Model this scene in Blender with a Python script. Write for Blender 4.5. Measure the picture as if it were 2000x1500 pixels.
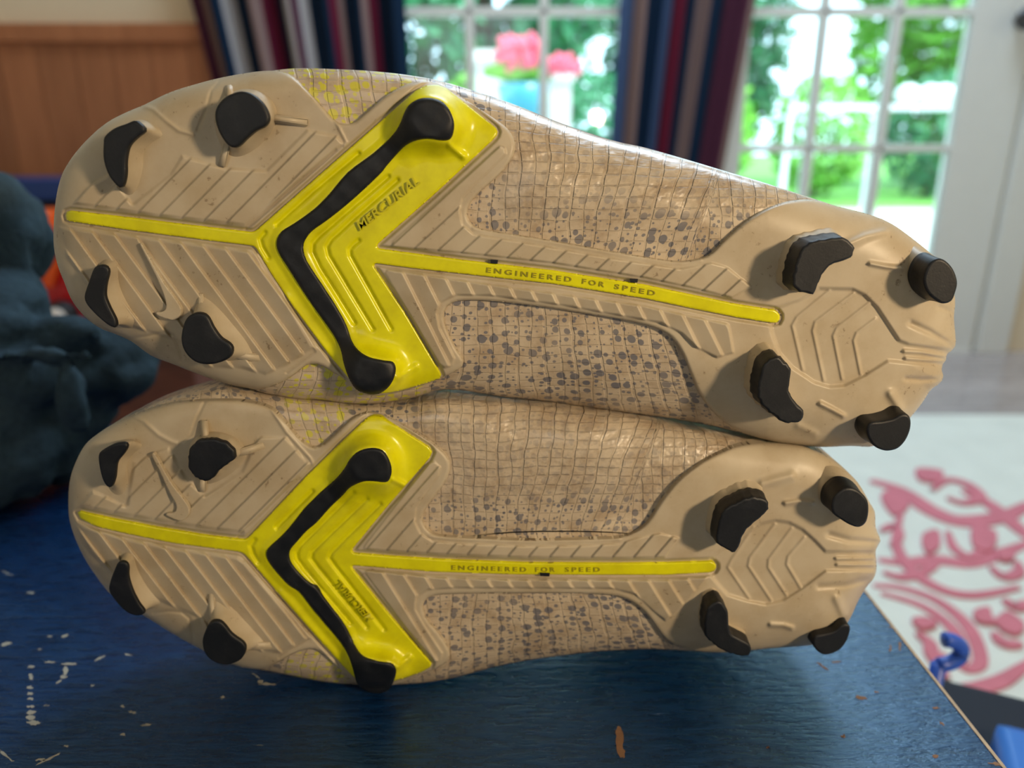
import bpy, bmesh, math, random
import numpy as np
from mathutils import Vector, Matrix, noise

for o in list(bpy.data.objects):
    bpy.data.objects.remove(o)
SC = bpy.context.scene
COL = SC.collection
random.seed(4); np.random.seed(4)

# ------------------------------------------------------------------ camera
FPX = 1444.0                       # focal length in pixels of the 2000 px wide frame (26 mm)
PITCH = math.radians(18.0)
CZ = 0.65                          # camera height above the floor
cP, sP = math.cos(PITCH), math.sin(PITCH)
cam = bpy.data.cameras.new('camera')
cam.sensor_width = 36.0
cam.lens = 36.0 * FPX / 2000.0
cam.clip_start = 0.01
cam.clip_end = 200
cam.dof.use_dof = True
cam.dof.focus_distance = 0.236
cam.dof.aperture_fstop = 7.2
camo = bpy.data.objects.new('camera', cam)
COL.objects.link(camo)
camo.location = (0, 0, CZ)
camo.rotation_euler = (math.pi / 2 - PITCH, 0, 0)
SC.camera = camo

# ------------------------------------------------------------------ world, light, exposure
def lin(c):
    c = c / 255.0
    return c / 12.92 if c <= 0.04045 else ((c + 0.055) / 1.055) ** 2.4
def rgb(r, g, b, k=1.0):
    return (lin(r) * k, lin(g) * k, lin(b) * k, 1.0)

W = bpy.data.worlds.new('sky')
SC.world = W
W.use_nodes = True
nt = W.node_tree
bg = nt.nodes['Background']
bg.inputs[0].default_value = (0.60, 0.83, 1.0, 1.0)
bg.inputs[1].default_value = 4.6

def add_light(name, kind, loc, energy, color, size=0.1, size_y=None, target=None, rot=None):
    l = bpy.data.lights.new(name, kind)
    l.energy = energy; l.color = color
    if kind == 'AREA':
        l.shape = 'RECTANGLE' if size_y else 'DISK'
        l.size = size
        if size_y: l.size_y = size_y
    elif kind == 'SUN':
        l.angle = size
    else:
        l.shadow_soft_size = size
    o = bpy.data.objects.new(name, l)
    COL.objects.link(o); o.location = loc
    if target is not None:
        o.rotation_euler = (Vector(target) - Vector(loc)).to_track_quat('-Z', 'Y').to_euler()
    if rot: o.rotation_euler = rot
    return o

add_light('sun', 'SUN', (0, 6, 6), 5.0, (1.0, 0.96, 0.86), size=0.02, target=(-2.6, 8.2, 0))
add_light('lamp_light', 'AREA', (0.54, -0.28, CZ + 0.16), 4.9, (1.0, 0.76, 0.49), size=0.075, target=(0, 0.23, CZ - 0.1))
add_light('overhead_fill_light', 'AREA', (0.55, 1.55, 2.62), 46.0, (0.66, 0.83, 1.0), size=1.3, size_y=0.9, target=(0.5, 1.7, 0))  # added overhead fill for back wall and tabletop sheen; the ceiling has no opening
add_light('front_fill_light', 'AREA', (-0.5, -2.55, 1.25), 7.5, (0.95, 0.97, 1.0), size=1.3, size_y=1.1, target=(-0.1, 2.33, 0.95))  # added broad fill behind the camera for soles and back wall, no window there
for i, x in enumerate((-0.02, 1.01)):   # daylight entering through the two glazed doors (portals)
    p = add_light('window_portal', 'AREA', (x, 2.46, 1.2), 1.0, (1, 1, 1), size=0.9, size_y=2.3, target=(x, 0, 1.2))
    p.data.cycles.is_portal = True
SC.view_settings.view_transform = 'Standard'
SC.view_settings.look = 'None'
SC.view_settings.exposure = 0.0
SC.view_settings.gamma = 1.0
SC.view_settings.use_curve_mapping = False
SC.cycles.use_denoising = True
SC.cycles.max_bounces = 8
SC.cycles.transparent_max_bounces = 16
SC.cycles.sample_clamp_indirect = 4.0
SC.cycles.caustics_reflective = False
SC.cycles.caustics_refractive = False

# ------------------------------------------------------------------ projection helpers
def P(px, py, Y):
    """world point at forward distance Y seen where the photograph has pixel (px, py)"""
    px = np.asarray(px, float); py = np.asarray(py, float); Y = np.asarray(Y, float)
    s = (px - 1000.0) / FPX; t = (py - 750.0) / FPX
    D = Y / (cP - t * sP)
    return np.stack([s * D, Y + 0 * D, CZ + D * (-sP - t * cP)], -1)
def PZ(px, py, z):
    """world point on the horizontal plane at height z"""
    s = (px - 1000.0) / FPX; t = (py - 750.0) / FPX
    D = (z - CZ) / (-sP - t * cP)
    return Vector((s * D, D * (cP - t * sP), z))
def V(a): return Vector((float(a[0]), float(a[1]), float(a[2])))

# ------------------------------------------------------------------ object helpers
def tag(o, label=None, cat=None, group=None, kind=None):
    if label: o['label'] = label
    if cat: o['category'] = cat
    if group: o['group'] = group
    if kind: o['kind'] = kind
    return o
def empty(name, loc):
    o = bpy.data.objects.new(name, None); COL.objects.link(o)
    o.location = loc; o.empty_display_size = 0.02
    return o
def link(name, me, mat=None, parent=None, smooth=False):
    o = bpy.data.objects.new(name, me)
    COL.objects.link(o)
    if mat: me.materials.append(mat)
    if smooth:
        me.polygons.foreach_set('use_smooth', [True] * len(me.polygons))
    if parent:
        o.parent = parent
        o.matrix_parent_inverse = Matrix.Translation(-parent.location)
    return o
def from_arrays(name, verts, faces, mat=None, parent=None, smooth=True, uv=None):
    me = bpy.data.meshes.new(name)
    me.from_pydata([tuple(v) for v in verts], [], [tuple(f) for f in faces])
    if uv is not None:
        l = me.uv_layers.new(name='UVMap')
        idx = np.empty(len(me.loops), np.int32)
        me.loops.foreach_get('vertex_index', idx)
        l.data.foreach_set('uv', np.asarray(uv, np.float32)[idx].ravel())
    return link(name, me, mat, parent, smooth)
def from_bm(name, bm, mat=None, parent=None, smooth=False):
    bmesh.ops.recalc_face_normals(bm, faces=bm.faces)
    me = bpy.data.meshes.new(name)
    bm.to_mesh(me); bm.free()
    return link(name, me, mat, parent, smooth)
def bm_box(bm, a, b, bev=0.0):
    r = bmesh.ops.create_cube(bm, size=1.0)
    vs = r['verts']
    c = [(a[i] + b[i]) / 2 for i in range(3)]; s = [abs(b[i] - a[i]) for i in range(3)]
    for v in vs:
        v.co = Vector((v.co[i] * s[i] + c[i] for i in range(3)))
    if bev:
        es = list({e for v in vs for e in v.link_edges})
        bmesh.ops.bevel(bm, geom=es, offset=bev, segments=2, profile=0.7, affect='EDGES')
    return bm
def box(name, a, b, mat, parent=None, bev=0.0, smooth=False):
    bm = bmesh.new(); bm_box(bm, a, b, bev)
    return from_bm(name, bm, mat, parent, smooth)
def bm_tube(bm, pts, r, n=12, cap=True):
    rings = []
    pts = [Vector(p) for p in pts]
    for i, p in enumerate(pts):
        d = (pts[min(i + 1, len(pts) - 1)] - pts[max(i - 1, 0)]).normalized()
        u = d.cross(Vector((0, 0, 1)));
        if u.length < 1e-3: u = d.cross(Vector((0, 1, 0)))
        u.normalize(); w = d.cross(u)
        rr = r[i] if isinstance(r, (list, tuple)) else r
        rings.append([bm.verts.new(p + u * math.cos(2 * math.pi * k / n) * rr + w * math.sin(2 * math.pi * k / n) * rr) for k in range(n)])
    for a, b in zip(rings, rings[1:]):
        for k in range(n):
            bm.faces.new((a[k], a[(k + 1) % n], b[(k + 1) % n], b[k]))
    if cap:
        bm.faces.new(rings[0]); bm.faces.new(rings[-1])
def bm_blob(bm, c, r, seg=24):
    m = Matrix.Translation(c) @ Matrix.Diagonal((r[0], r[1], r[2], 1))
    bmesh.ops.create_uvsphere(bm, u_segments=seg, v_segments=seg // 2, radius=1.0, matrix=m)

# ------------------------------------------------------------------ materials
class M:
    """tiny node helper"""
    def __init__(s, name):
        s.m = bpy.data.materials.new(name); s.m.use_nodes = True
        s.t = s.m.node_tree; s.b = s.t.nodes['Principled BSDF']
    def n(s, kind, **kw):
        nd = s.t.nodes.new('ShaderNode' + kind)
        for k, v in kw.items():
            if k.startswith('i_'):
                key = k[2:]; key = int(key) if key.isdigit() else key.replace('_', ' ')
                nd.inputs[key].default_value = v
            else: setattr(nd, k, v)
        return nd
    def l(s, a, b): s.t.links.new(a, b)
    def math(s, op, a, b=None, c=None):
        nd = s.t.nodes.new('ShaderNodeMath'); nd.operation = op
        for i, x in enumerate((a, b, c)):
            if x is None: continue
            if isinstance(x, (int, float)): nd.inputs[i].default_value = x
            else: s.l(x, nd.inputs[i])
        return nd.outputs[0]
    def mix(s, f, a, b):
        nd = s.t.nodes.new('ShaderNodeMix'); nd.data_type = 'RGBA'
        for i, x in ((0, f), (6, a), (7, b)):
            if isinstance(x, (int, float, tuple)): nd.inputs[i].default_value = x
            else: s.l(x, nd.inputs[i])
        return nd.outputs[2]
    def smooth(s, x, lo, hi):
        nd = s.t.nodes.new('ShaderNodeMapRange'); nd.interpolation_type = 'SMOOTHSTEP'
        s.l(x, nd.inputs[0]); nd.inputs[1].default_value = lo; nd.inputs[2].default_value = hi
        return nd.outputs[0]
    def set(s, **kw):
        for k, v in kw.items():
            i = s.b.inputs[k.replace('_', ' ')]
            if hasattr(v, 'is_linked'): s.l(v, i)
            else: i.default_value = v
        return s
    def bump(s, h, strength=0.3, dist=0.001):
        nd = s.n('Bump'); nd.inputs['Strength'].default_value = strength; nd.inputs['Distance'].default_value = dist
        s.l(h, nd.inputs['Height']); s.l(nd.outputs[0], s.b.inputs['Normal'])
    def coords(s, scale=(1, 1, 1), kind='Object', rot=(0, 0, 0)):
        tc = s.n('TexCoord'); mp = s.n('Mapping')
        mp.inputs['Scale'].default_value = scale; mp.inputs['Rotation'].default_value = rot
        s.l(tc.outputs[kind], mp.inputs[0]); return mp.outputs[0]
    def noise(s, vec, scale, detail=3.0, rough=0.5):
        nd = s.n('TexNoise'); nd.inputs['Scale'].default_value = scale
        nd.inputs['Detail'].default_value = detail; nd.inputs['Roughness'].default_value = rough
        if vec is not None: s.l(vec, nd.inputs['Vector'])
        return nd.outputs[0]

def simple(name, color, rough=0.5, var=0.12, scale=40.0, bump=0.0, metal=0.0, spec=0.5, coat=0.0, bdist=0.001):
    m = M(name); v = m.coords()
    n = m.noise(v, scale, 4)
    dark = tuple(c * (1 - var) for c in color[:3]) + (1,)
    lite = tuple(min(1, c * (1 + var)) for c in color[:3]) + (1,)
    m.set(Base_Color=m.mix(n, dark, lite), Roughness=rough, Metallic=metal, Specular_IOR_Level=spec, Coat_Weight=coat)
    if bump: m.bump(n, bump, bdist)
    return m.m

def mat_plate():
    m = M('beige_soleplate'); v = m.coords()
    n1 = m.noise(v, 60, 5, 0.6); n2 = m.noise(v, 420, 4, 0.7); n3 = m.noise(v, 900, 2, 0.5)
    c = m.mix(m.smooth(n1, 0.35, 0.7), rgb(190, 177, 153), rgb(177, 161, 134))
    g = m.n('NewGeometry')
    dirt = m.math('MULTIPLY', m.smooth(n2, 0.60, 0.68), m.smooth(n1, 0.50, 0.60))
    c = m.mix(m.math('MULTIPLY', dirt, 0.55), c, rgb(96, 74, 48))
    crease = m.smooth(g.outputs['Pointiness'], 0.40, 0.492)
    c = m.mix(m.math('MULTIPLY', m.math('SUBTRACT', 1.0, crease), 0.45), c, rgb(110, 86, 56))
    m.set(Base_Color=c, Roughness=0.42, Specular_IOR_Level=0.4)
    m.bump(n3, 0.05, 0.0003)
    return m.m
def mat_yellow():
    m = M('fluorescent_yellow_plastic'); v = m.coords()
    n1 = m.noise(v, 90, 4, 0.6)
    m.set(Base_Color=m.mix(m.smooth(n1, 0.3, 0.75), rgb(226, 224, 10), rgb(205, 200, 8)), Roughness=0.28, Specular_IOR_Level=0.5)
    m.bump(m.noise(v, 700, 2), 0.03, 0.0003)
    return m.m
def mat_black():
    m = M('scuffed_black_rubber'); v = m.coords()
    n1 = m.noise(v, 120, 6, 0.7); n2 = m.noise(v, 1500, 3, 0.6)
    m.set(Base_Color=m.mix(m.smooth(n1, 0.45, 0.8), rgb(13, 16, 22), rgb(38, 39, 43)), Roughness=0.5, Specular_IOR_Level=0.45)
    m.bump(m.math('ADD', n1, m.math('MULTIPLY', n2, 0.35)), 0.25, 0.0004)
    return m.m
def mat_upper(name, yx0, yx1, vz):
    """printed knit under a ribbed glossy film; UV is in metres along and around the shoe"""
    m = M(name)
    uv = m.n('TexCoord').outputs['UV']
    nz = m.n('TexNoise'); nz.inputs['Scale'].default_value = 120; m.l(uv, nz.inputs['Vector'])
    vm = m.n('VectorMath', operation='SUBTRACT'); m.l(nz.outputs['Color'], vm.inputs[0]); vm.inputs[1].default_value = (0.5, 0.5, 0.5)
    vs = m.n('VectorMath', operation='SCALE'); m.l(vm.outputs[0], vs.inputs[0]); vs.inputs['Scale'].default_value = 0.0012
    va = m.n('VectorMath', operation='ADD'); m.l(uv, va.inputs[0]); m.l(vs.outputs[0], va.inputs[1])
    def layer(cell, r0, r1, sx=1.0):
        mp = m.n('Mapping'); mp.inputs['Scale'].default_value = (sx / cell, 1.0 / cell, 1); m.l(va.outputs[0], mp.inputs[0])
        vo = m.n('TexVoronoi'); vo.voronoi_dimensions = '2D'; vo.inputs['Scale'].default_value = 1.0
        vo.inputs['Randomness'].default_value = 0.72
        m.l(mp.outputs[0], vo.inputs['Vector'])
        sp = m.n('SeparateColor'); m.l(vo.outputs['Color'], sp.inputs[0])
        r = m.math('MULTIPLY_ADD', sp.outputs[0], r1 - r0, r0)
        return m.smooth(m.math('SUBTRACT', r, vo.outputs['Distance']), -0.02, 0.05)
    spots = m.math('MAXIMUM', layer(0.0041, 0.08, 0.40, 1.15), layer(0.0021, -0.05, 0.30))
    sx = m.n('SeparateXYZ'); m.l(uv, sx.inputs[0])
    wob = m.math('MULTIPLY', m.math('SUBTRACT', m.noise(uv, 60, 2), 0.5), 0.004)
    def lines(c, period, w):
        f = m.math('FRACT', m.math('DIVIDE', m.math('ADD', c, wob), period))
        d = m.math('ABSOLUTE', m.math('SUBTRACT', f, 0.5))
        return m.math('SUBTRACT', 1.0, m.smooth(d, w * 0.5, w))
    gx = lines(sx.outputs[0], 0.0076, 0.07); gx2 = lines(m.math('ADD', sx.outputs[0], 0.0036), 0.0076, 0.04)
    gy = lines(sx.outputs[1], 0.0034, 0.08)
    brk = m.smooth(m.noise(uv, 260, 3), 0.42, 0.55)
    grid = m.math('MAXIMUM', m.math('MAXIMUM', gx, gx2), m.math('MULTIPLY', gy, 0.8))
    base = m.mix(m.smooth(m.noise(uv, 90, 5, 0.7), 0.4, 0.7), rgb(196, 180, 156), rgb(168, 148, 122))
    ymask = m.math('MULTIPLY', m.smooth(sx.outputs[0], yx0, yx0 + 0.003), m.math('SUBTRACT', 1.0, m.smooth(sx.outputs[0], yx1, yx1 + 0.003)))
    spot_c = m.mix(ymask, rgb(100, 101, 110), rgb(205, 200, 40))
    # rubbed clear film over the arch: the print fades under it and its raised mesh shows
    film = m.math('MULTIPLY', m.smooth(m.math('ADD', sx.outputs[1], m.math('MULTIPLY', m.noise(uv, 45, 3), 0.016)), vz + 0.004, vz + 0.014), m.smooth(sx.outputs[0], yx1 + 0.018, yx1 + 0.024))
    wear = m.smooth(m.noise(uv, 38, 3), 0.30, 0.62)
    alpha = m.math('MULTIPLY', m.math('MULTIPLY_ADD', wear, 0.3, 0.6), m.math('MULTIPLY_ADD', film, -0.72, 1.0))
    c = m.mix(m.math('MULTIPLY', spots, alpha), base, spot_c)
    gb = m.math('MULTIPLY', grid, brk)
    c = m.mix(m.math('MULTIPLY', gb, m.math('MULTIPLY_ADD', film, 0.16, 0.08)), c, rgb(128, 106, 80))
    cell = m.noise(uv, 230, 2, 0.5)
    h = m.math('ADD', m.math('MULTIPLY', m.math('SUBTRACT', 1.0, grid), m.math('MULTIPLY_ADD', film, 0.7, 0.5)), m.math('MULTIPLY', cell, m.math('MULTIPLY_ADD', film, 1.9, 0.4)))
    m.set(Base_Color=c, Roughness=0.36, Specular_IOR_Level=0.5, Coat_Weight=m.math('MULTIPLY_ADD', film, 0.7, 0.3), Coat_Roughness=0.22)
    m.bump(h, 0.8, 0.0006)
    return m.m
def mat_table():
    m = M('chipped_blue_painted_wood')
    v = m.coords((24, 120, 60)); v2 = m.coords((1, 1, 1)); v3 = m.coords((14, 60, 60))
    g = m.noise(v, 3.0, 5, 0.65)
    chips = m.math('MULTIPLY', m.smooth(m.noise(v3, 3.5, 5, 0.75), 0.70, 0.73), m.smooth(m.noise(v2, 9, 2), 0.50, 0.60))
    c = m.mix(m.smooth(g, 0.3, 0.7), rgb(2, 30, 66), rgb(4, 46, 92))
    pale = m.smooth(m.noise(v2, 30, 4), 0.55, 0.75)
    c = m.mix(m.math('MULTIPLY', pale, 0.18), c, rgb(40, 80, 124))
    c = m.mix(chips, c, rgb(150, 150, 140))
    m.set(Base_Color=c, Roughness=m.math('MULTIPLY_ADD', g, 0.2, 0.18), Specular_IOR_Level=1.0, IOR=1.6, Specular_Tint=(0.48, 0.74, 1.0, 1.0))
    m.bump(m.math('SUBTRACT', g, m.math('MULTIPLY', chips, 1.0)), 0.8, 0.0013)
    return m.m
def mat_wood(name, c1, c2, scale=(3, 3, 40), rough=0.4, s=3.0):
    m = M(name); v = m.coords(scale)
    n = m.noise(v, s, 5, 0.6); oi = m.n('ObjectInfo')
    c = m.mix(m.smooth(n, 0.3, 0.7), c1, c2)
    k = m.math('MULTIPLY_ADD', oi.outputs['Random'], 0.3, 0.85)
    hs = m.n('HueSaturation'); m.l(c, hs.inputs['Color']); m.l(k, hs.inputs['Value'])
    m.set(Base_Color=hs.outputs[0], Roughness=rough)
    m.bump(n, 0.12, 0.0006)
    return m.m
def mat_glass():
    m = bpy.data.materials.new('window_glass'); m.use_nodes = True
    t = m.node_tree; t.nodes.clear()
    o = t.nodes.new('ShaderNodeOutputMaterial'); mx = t.nodes.new('ShaderNodeMixShader')
    tr = t.nodes.new('ShaderNodeBsdfTransparent'); gl = t.nodes.new('ShaderNodeBsdfGlossy'); fr = t.nodes.new('ShaderNodeFresnel')
    tr.inputs[0].default_value = (0.93, 0.97, 0.96, 1); gl.inputs['Roughness'].default_value = 0.02
    t.links.new(fr.outputs[0], mx.inputs[0]); t.links.new(tr.outputs[0], mx.inputs[1]); t.links.new(gl.outputs[0], mx.inputs[2])
    t.links.new(mx.outputs[0], o.inputs[0]); return m
def mat_curtain(name, stops):
    m = M(name); tc = m.n('TexCoord'); sx = m.n('SeparateXYZ'); m.l(tc.outputs['UV'], sx.inputs[0])
    rp = m.n('ValToRGB'); rp.color_ramp.interpolation = 'CONSTANT'
    el = rp.color_ramp.elements
    el[0].position = 0; el[0].color = stops[0][1]
    el.remove(el[1])
    for p, c in stops[1:]:
        e = el.new(p); e.color = c
    m.l(sx.outputs[0], rp.inputs[0])
    mp = m.n('Mapping'); mp.inputs['Scale'].default_value = (400, 700, 1); m.l(tc.outputs['UV'], mp.inputs[0])
    m.set(Base_Color=rp.outputs[0], Roughness=0.85, Specular_IOR_Level=0.15)
    m.bump(m.noise(mp.outputs[0], 1.0, 2), 0.2, 0.001)
    return m.m

PLATE, YEL, BLK = mat_plate(), mat_yellow(), mat_black()
WHITE = simple('white_painted_wood', rgb(232, 232, 226), 0.35, 0.03, 20)
CREAM = simple('cream_wall_paint', rgb(236, 218, 188), 0.8, 0.04, 60, bump=0.05)
GLASS = mat_glass()
FLEECE = simple('blue_grey_fleece', rgb(58, 74, 84), 0.95, 0.3, 260, bump=0.6, spec=0.1, bdist=0.002)

# ------------------------------------------------------------------ 2-D geometry tools (numpy)
def A_(l): return np.array(l, float)
def smooth_closed(pts, n=4):
    p = A_(pts); m = len(p); out = []
    for i in range(m):
        a, b, c, d = p[i - 1], p[i], p[(i + 1) % m], p[(i + 2) % m]
        for k in range(n):
            t = k / n
            out.append(0.5 * ((2 * b) + (c - a) * t + (2 * a - 5 * b + 4 * c - d) * t * t + (3 * b - a - 3 * c + d) * t ** 3))
    return np.array(out)
def resample_closed(p, n):
    q = np.vstack([p, p[:1]]); d = np.r_[0, np.cumsum(np.hypot(*np.diff(q, axis=0).T))]
    s = np.linspace(0, d[-1], n, endpoint=False)
    return np.stack([np.interp(s, d, q[:, 0]), np.interp(s, d, q[:, 1])], -1)
def sdf(X, poly, near=False):
    """positive inside; X (N,2)"""
    N = len(X); best = np.full(N, 1e18); ins = np.zeros(N, bool)
    nx = np.zeros(N); ny = np.zeros(N); x, y = X[:, 0], X[:, 1]
    M_ = len(poly)
    for i in range(M_):
        ax, ay = poly[i]; bx, by = poly[(i + 1) % M_]
        dx, dy = bx - ax, by - ay; L = dx * dx + dy * dy
        if L < 1e-12: continue
        t = np.clip(((x - ax) * dx + (y - ay) * dy) / L, 0, 1)
        qx = ax + t * dx; qy = ay + t * dy
        d = (x - qx) ** 2 + (y - qy) ** 2
        m = d < best
        best = np.where(m, d, best)
        if near: nx = np.where(m, qx, nx); ny = np.where(m, qy, ny)
        if ay != by:
            ins ^= ((ay > y) != (by > y)) & (x < dx * (y - ay) / (dy if dy else 1e-9) + ax)
    d = np.sqrt(best); d = np.where(ins, d, -d)
    return (d, np.stack([nx, ny], -1)) if near else d
def sdf_box(X, poly, pad=12.0, far=-1e3):
    """sdf evaluated only near the polygon's bounding box"""
    poly = A_(poly); lo = poly.min(0) - pad; hi = poly.max(0) + pad
    m = (X[:, 0] > lo[0]) & (X[:, 0] < hi[0]) & (X[:, 1] > lo[1]) & (X[:, 1] < hi[1])
    r = np.full(len(X), far)
    if m.any(): r[m] = sdf(X[m], poly)
    return r
def ld(X, line, pad=20.0):
    """distance to an open polyline, far away = 1e3"""
    L = A_(line); lo = L.min(0) - pad; hi = L.max(0) + pad
    m = (X[:, 0] > lo[0]) & (X[:, 0] < hi[0]) & (X[:, 1] > lo[1]) & (X[:, 1] < hi[1])
    r = np.full(len(X), 1e3)
    if not m.any(): return r
    x, y = X[m, 0], X[m, 1]; best = np.full(m.sum(), 1e18)
    for a, b in zip(L[:-1], L[1:]):
        dx, dy = b - a; q = dx * dx + dy * dy + 1e-12
        t = np.clip(((x - a[0]) * dx + (y - a[1]) * dy) / q, 0, 1)
        best = np.minimum(best, (x - a[0] - t * dx) ** 2 + (y - a[1] - t * dy) ** 2)
    r[m] = np.sqrt(best); return r
def ss(x, lo, hi):
    t = np.clip((x - lo) / (hi - lo), 0, 1); return t * t * (3 - 2 * t)
MM = 0.001

class Shoe:
    def __init__(s, F, sil, Rk, Dk, root):
        s.F, s.root = F, root
        s.sil = resample_closed(smooth_closed(sil, 3), 260)
        s.Rk, s.Dk = Rk, Dk
    def base(s, X):
        """depth of the rounded shoe bottom behind its flattest plane"""
        d = sdf(X, s.sil)
        R = np.interp(X[:, 0], *zip(*s.Rk)); D = np.interp(X[:, 0], *zip(*s.Dk)) * MM
        k = np.clip(d / R, 0, 1)
        return D * (1 - np.sqrt(np.clip(1 - (1 - k) ** 2, 0, 1)))
    def field(s, name, poly, height, mat, step=2.0, skirt=2.5, bevel=(3.0, 0.6), parent=None):
        """relief surface over the outline POLY; height(X) in metres towards the viewer"""
        lo = poly.min(0) - step; hi = poly.max(0) + step
        gx = np.arange(lo[0], hi[0] + step, step); gy = np.arange(lo[1], hi[1] + step, step)
        nx, ny = len(gx), len(gy)
        X = np.stack(np.meshgrid(gx, gy), -1).reshape(-1, 2)
        d, q = sdf(X, poly, near=True)
        ins = (d > 0).reshape(ny, nx)
        cell = ins[:-1, :-1] | ins[1:, :-1] | ins[:-1, 1:] | ins[1:, 1:]
        jj, ii = np.nonzero(cell); a = jj * nx + ii
        quads = np.stack([a, a + nx, a + nx + 1, a + 1], -1)
        snap = d <= 0.25 * step
        X = np.where(snap[:, None], q, X)
        used = np.unique(quads); remap = np.full(len(X), -1); remap[used] = np.arange(len(used))
        Xu = X[used]; du = np.maximum(np.where(snap, 0, d)[used], 0)
        quads = remap[quads]
        h = height(Xu) if height else np.zeros(len(Xu))
        bw, ba = bevel
        k = np.clip(du / bw, 0, 1)
        h = h - ba * MM * (1 - np.sqrt(1 - (1 - k) ** 2))
        b = s.base(Xu)
        Vt = P(Xu[:, 0], Xu[:, 1], s.F + b - h)
        E = np.concatenate([quads[:, [i, (i + 1) % 4]] for i in range(4)])
        key = E[:, 0].astype(np.int64) * 10 ** 7 + E[:, 1]; rev = E[:, 1].astype(np.int64) * 10 ** 7 + E[:, 0]
        bd = E[~np.isin(key, rev)]
        bv = np.unique(bd); mp = np.full(len(Vt), -1); mp[bv] = np.arange(len(bv)) + len(Vt)
        Vs = Vt[bv].copy(); Vs[:, 1] += skirt * MM
        allv = np.vstack([Vt, Vs])
        sk = np.stack([bd[:, 1], bd[:, 0], mp[bd[:, 0]], mp[bd[:, 1]]], -1)
        F_ = np.vstack([quads, sk])
        me = bpy.data.meshes.new(name)
        me.vertices.add(len(allv)); me.vertices.foreach_set('co', allv.astype(np.float32).ravel())
        me.loops.add(len(F_) * 4); me.loops.foreach_set('vertex_index', F_.astype(np.int32).ravel())
        me.polygons.add(len(F_)); me.polygons.foreach_set('loop_start', np.arange(0, len(F_) * 4, 4, dtype=np.int32))
        me.update(calc_edges=True); me.validate()
        return link(name, me, mat, parent or s.root, True)
    def pts(s, X, h):
        X = A_(X); return P(X[:, 0], X[:, 1], s.F + s.base(X) - h)
    def loft(s, name, rings, mat, parent=None, cap=True):
        n = len(rings[0]); v = np.vstack(rings); f = []
        for j in range(len(rings) - 1):
            for i in range(n):
                f.append((j * n + i, j * n + (i + 1) % n, (j + 1) * n + (i + 1) % n, (j + 1) * n + i))
        v = list(v)
        if cap:
            o = (len(rings) - 1) * n; f.append(tuple(range(o, o + n)))
        o = from_arrays(name, v, f, mat, parent or s.root, True)
        bm = bmesh.new(); bm.from_mesh(o.data); big = [q for q in bm.faces if len(q.verts) > 4]
        for q in big: q.smooth = False
        bmesh.ops.triangulate(bm, faces=big); bmesh.ops.recalc_face_normals(bm, faces=bm.faces)
        # make sure that the cap looks at the viewer (-Y)
        cf = max(bm.faces, key=lambda q: -q.calc_center_median().y)
        if cf.normal.y > 0: bmesh.ops.reverse_faces(bm, faces=bm.faces)
        bm.to_mesh(o.data); bm.free(); return o
    def stud(s, tip, hs, base=None, cap=0.8, ped=PLATE, fins=(), ragged=0.0, grow=1.4, face=1.0):
        N = 56
        tp = smooth_closed(tip, 4)
        if face != 1.0:   # keep the end face away from the wall that shows towards the vanishing point
            c = tp.mean(0); dirv = c - A_([1000, 281]); dirv /= np.hypot(*dirv)
            far = tp[np.argmax((tp - c) @ dirv)]; tp = far + (tp - far) * face
        tp = resample_closed(tp, N)
        if np.cross(tp[1] - tp[0], tp[2] - tp[1]).size and ((tp[:, 0] * np.roll(tp[:, 1], -1) - tp[:, 1] * np.roll(tp[:, 0], -1)).sum() < 0): tp = tp[::-1]
        if ragged:
            r = np.random.normal(0, ragged, (N, 1)); c = tp.mean(0)
            tp = tp + (tp - c) / np.hypot(*(tp - c).T)[:, None] * r
        cen = tp.mean(0)
        cb = float(s.base(cen[None])[0])
        T = P(tp[:, 0], tp[:, 1], s.F + cb - hs)
        if base is None:
            c3 = T.mean(0); B = c3 + (T - c3) * grow; B[:, 1] = s.F + cb + 0.002
        else:
            bp = resample_closed(smooth_closed(base, 4), N)
            if (bp[:, 0] * np.roll(bp[:, 1], -1) - bp[:, 1] * np.roll(bp[:, 0], -1)).sum() < 0: bp = bp[::-1]
            # align starts by best match
            bw = P(bp[:, 0], bp[:, 1], s.F + cb)
            tt = T - T.mean(0); bb = bw - bw.mean(0)
            k = min(range(N), key=lambda k: ((np.roll(bb, k, 0) - tt) ** 2).sum())
            bp = np.roll(bp, k, 0)
            bd = s.base(bp)
            B = P(bp[:, 0], bp[:, 1], s.F + bd + 0.0006)
        def ring(t, out=0.0):
            w = 1 - (1 - t) ** 2.2
            R = B * (1 - w) + T * w
            R[:, 1] = B[:, 1] * (1 - t) + T[:, 1] * t
            if out:
                tg = np.roll(R, -2, 0) - np.roll(R, 2, 0)
                nn = np.stack([tg[:, 2], 0 * tg[:, 0], -tg[:, 0]], -1); nn /= np.linalg.norm(nn, axis=1)[:, None] + 1e-12
                ar = (R[:, 0] * np.roll(R[:, 2], -1) - R[:, 2] * np.roll(R[:, 0], -1)).sum()
                R = R + nn * out * (1 if ar > 0 else -1)
            return R
        pd = s.loft('stud', [ring(t) for t in np.linspace(0, min(1, cap + 0.06), 9)], ped)
        rr = [ring(cap, 0.0002)]
        for t in np.linspace(cap, 0.96, 5): rr.append(ring(t, 0.0004))
        rr.append(ring(0.985, 0.0003)); rr.append(ring(1.0, 0.0)); rr.append(ring(1.012, -0.0004))
        s.loft('stud_tip', rr, BLK, parent=pd)
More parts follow.
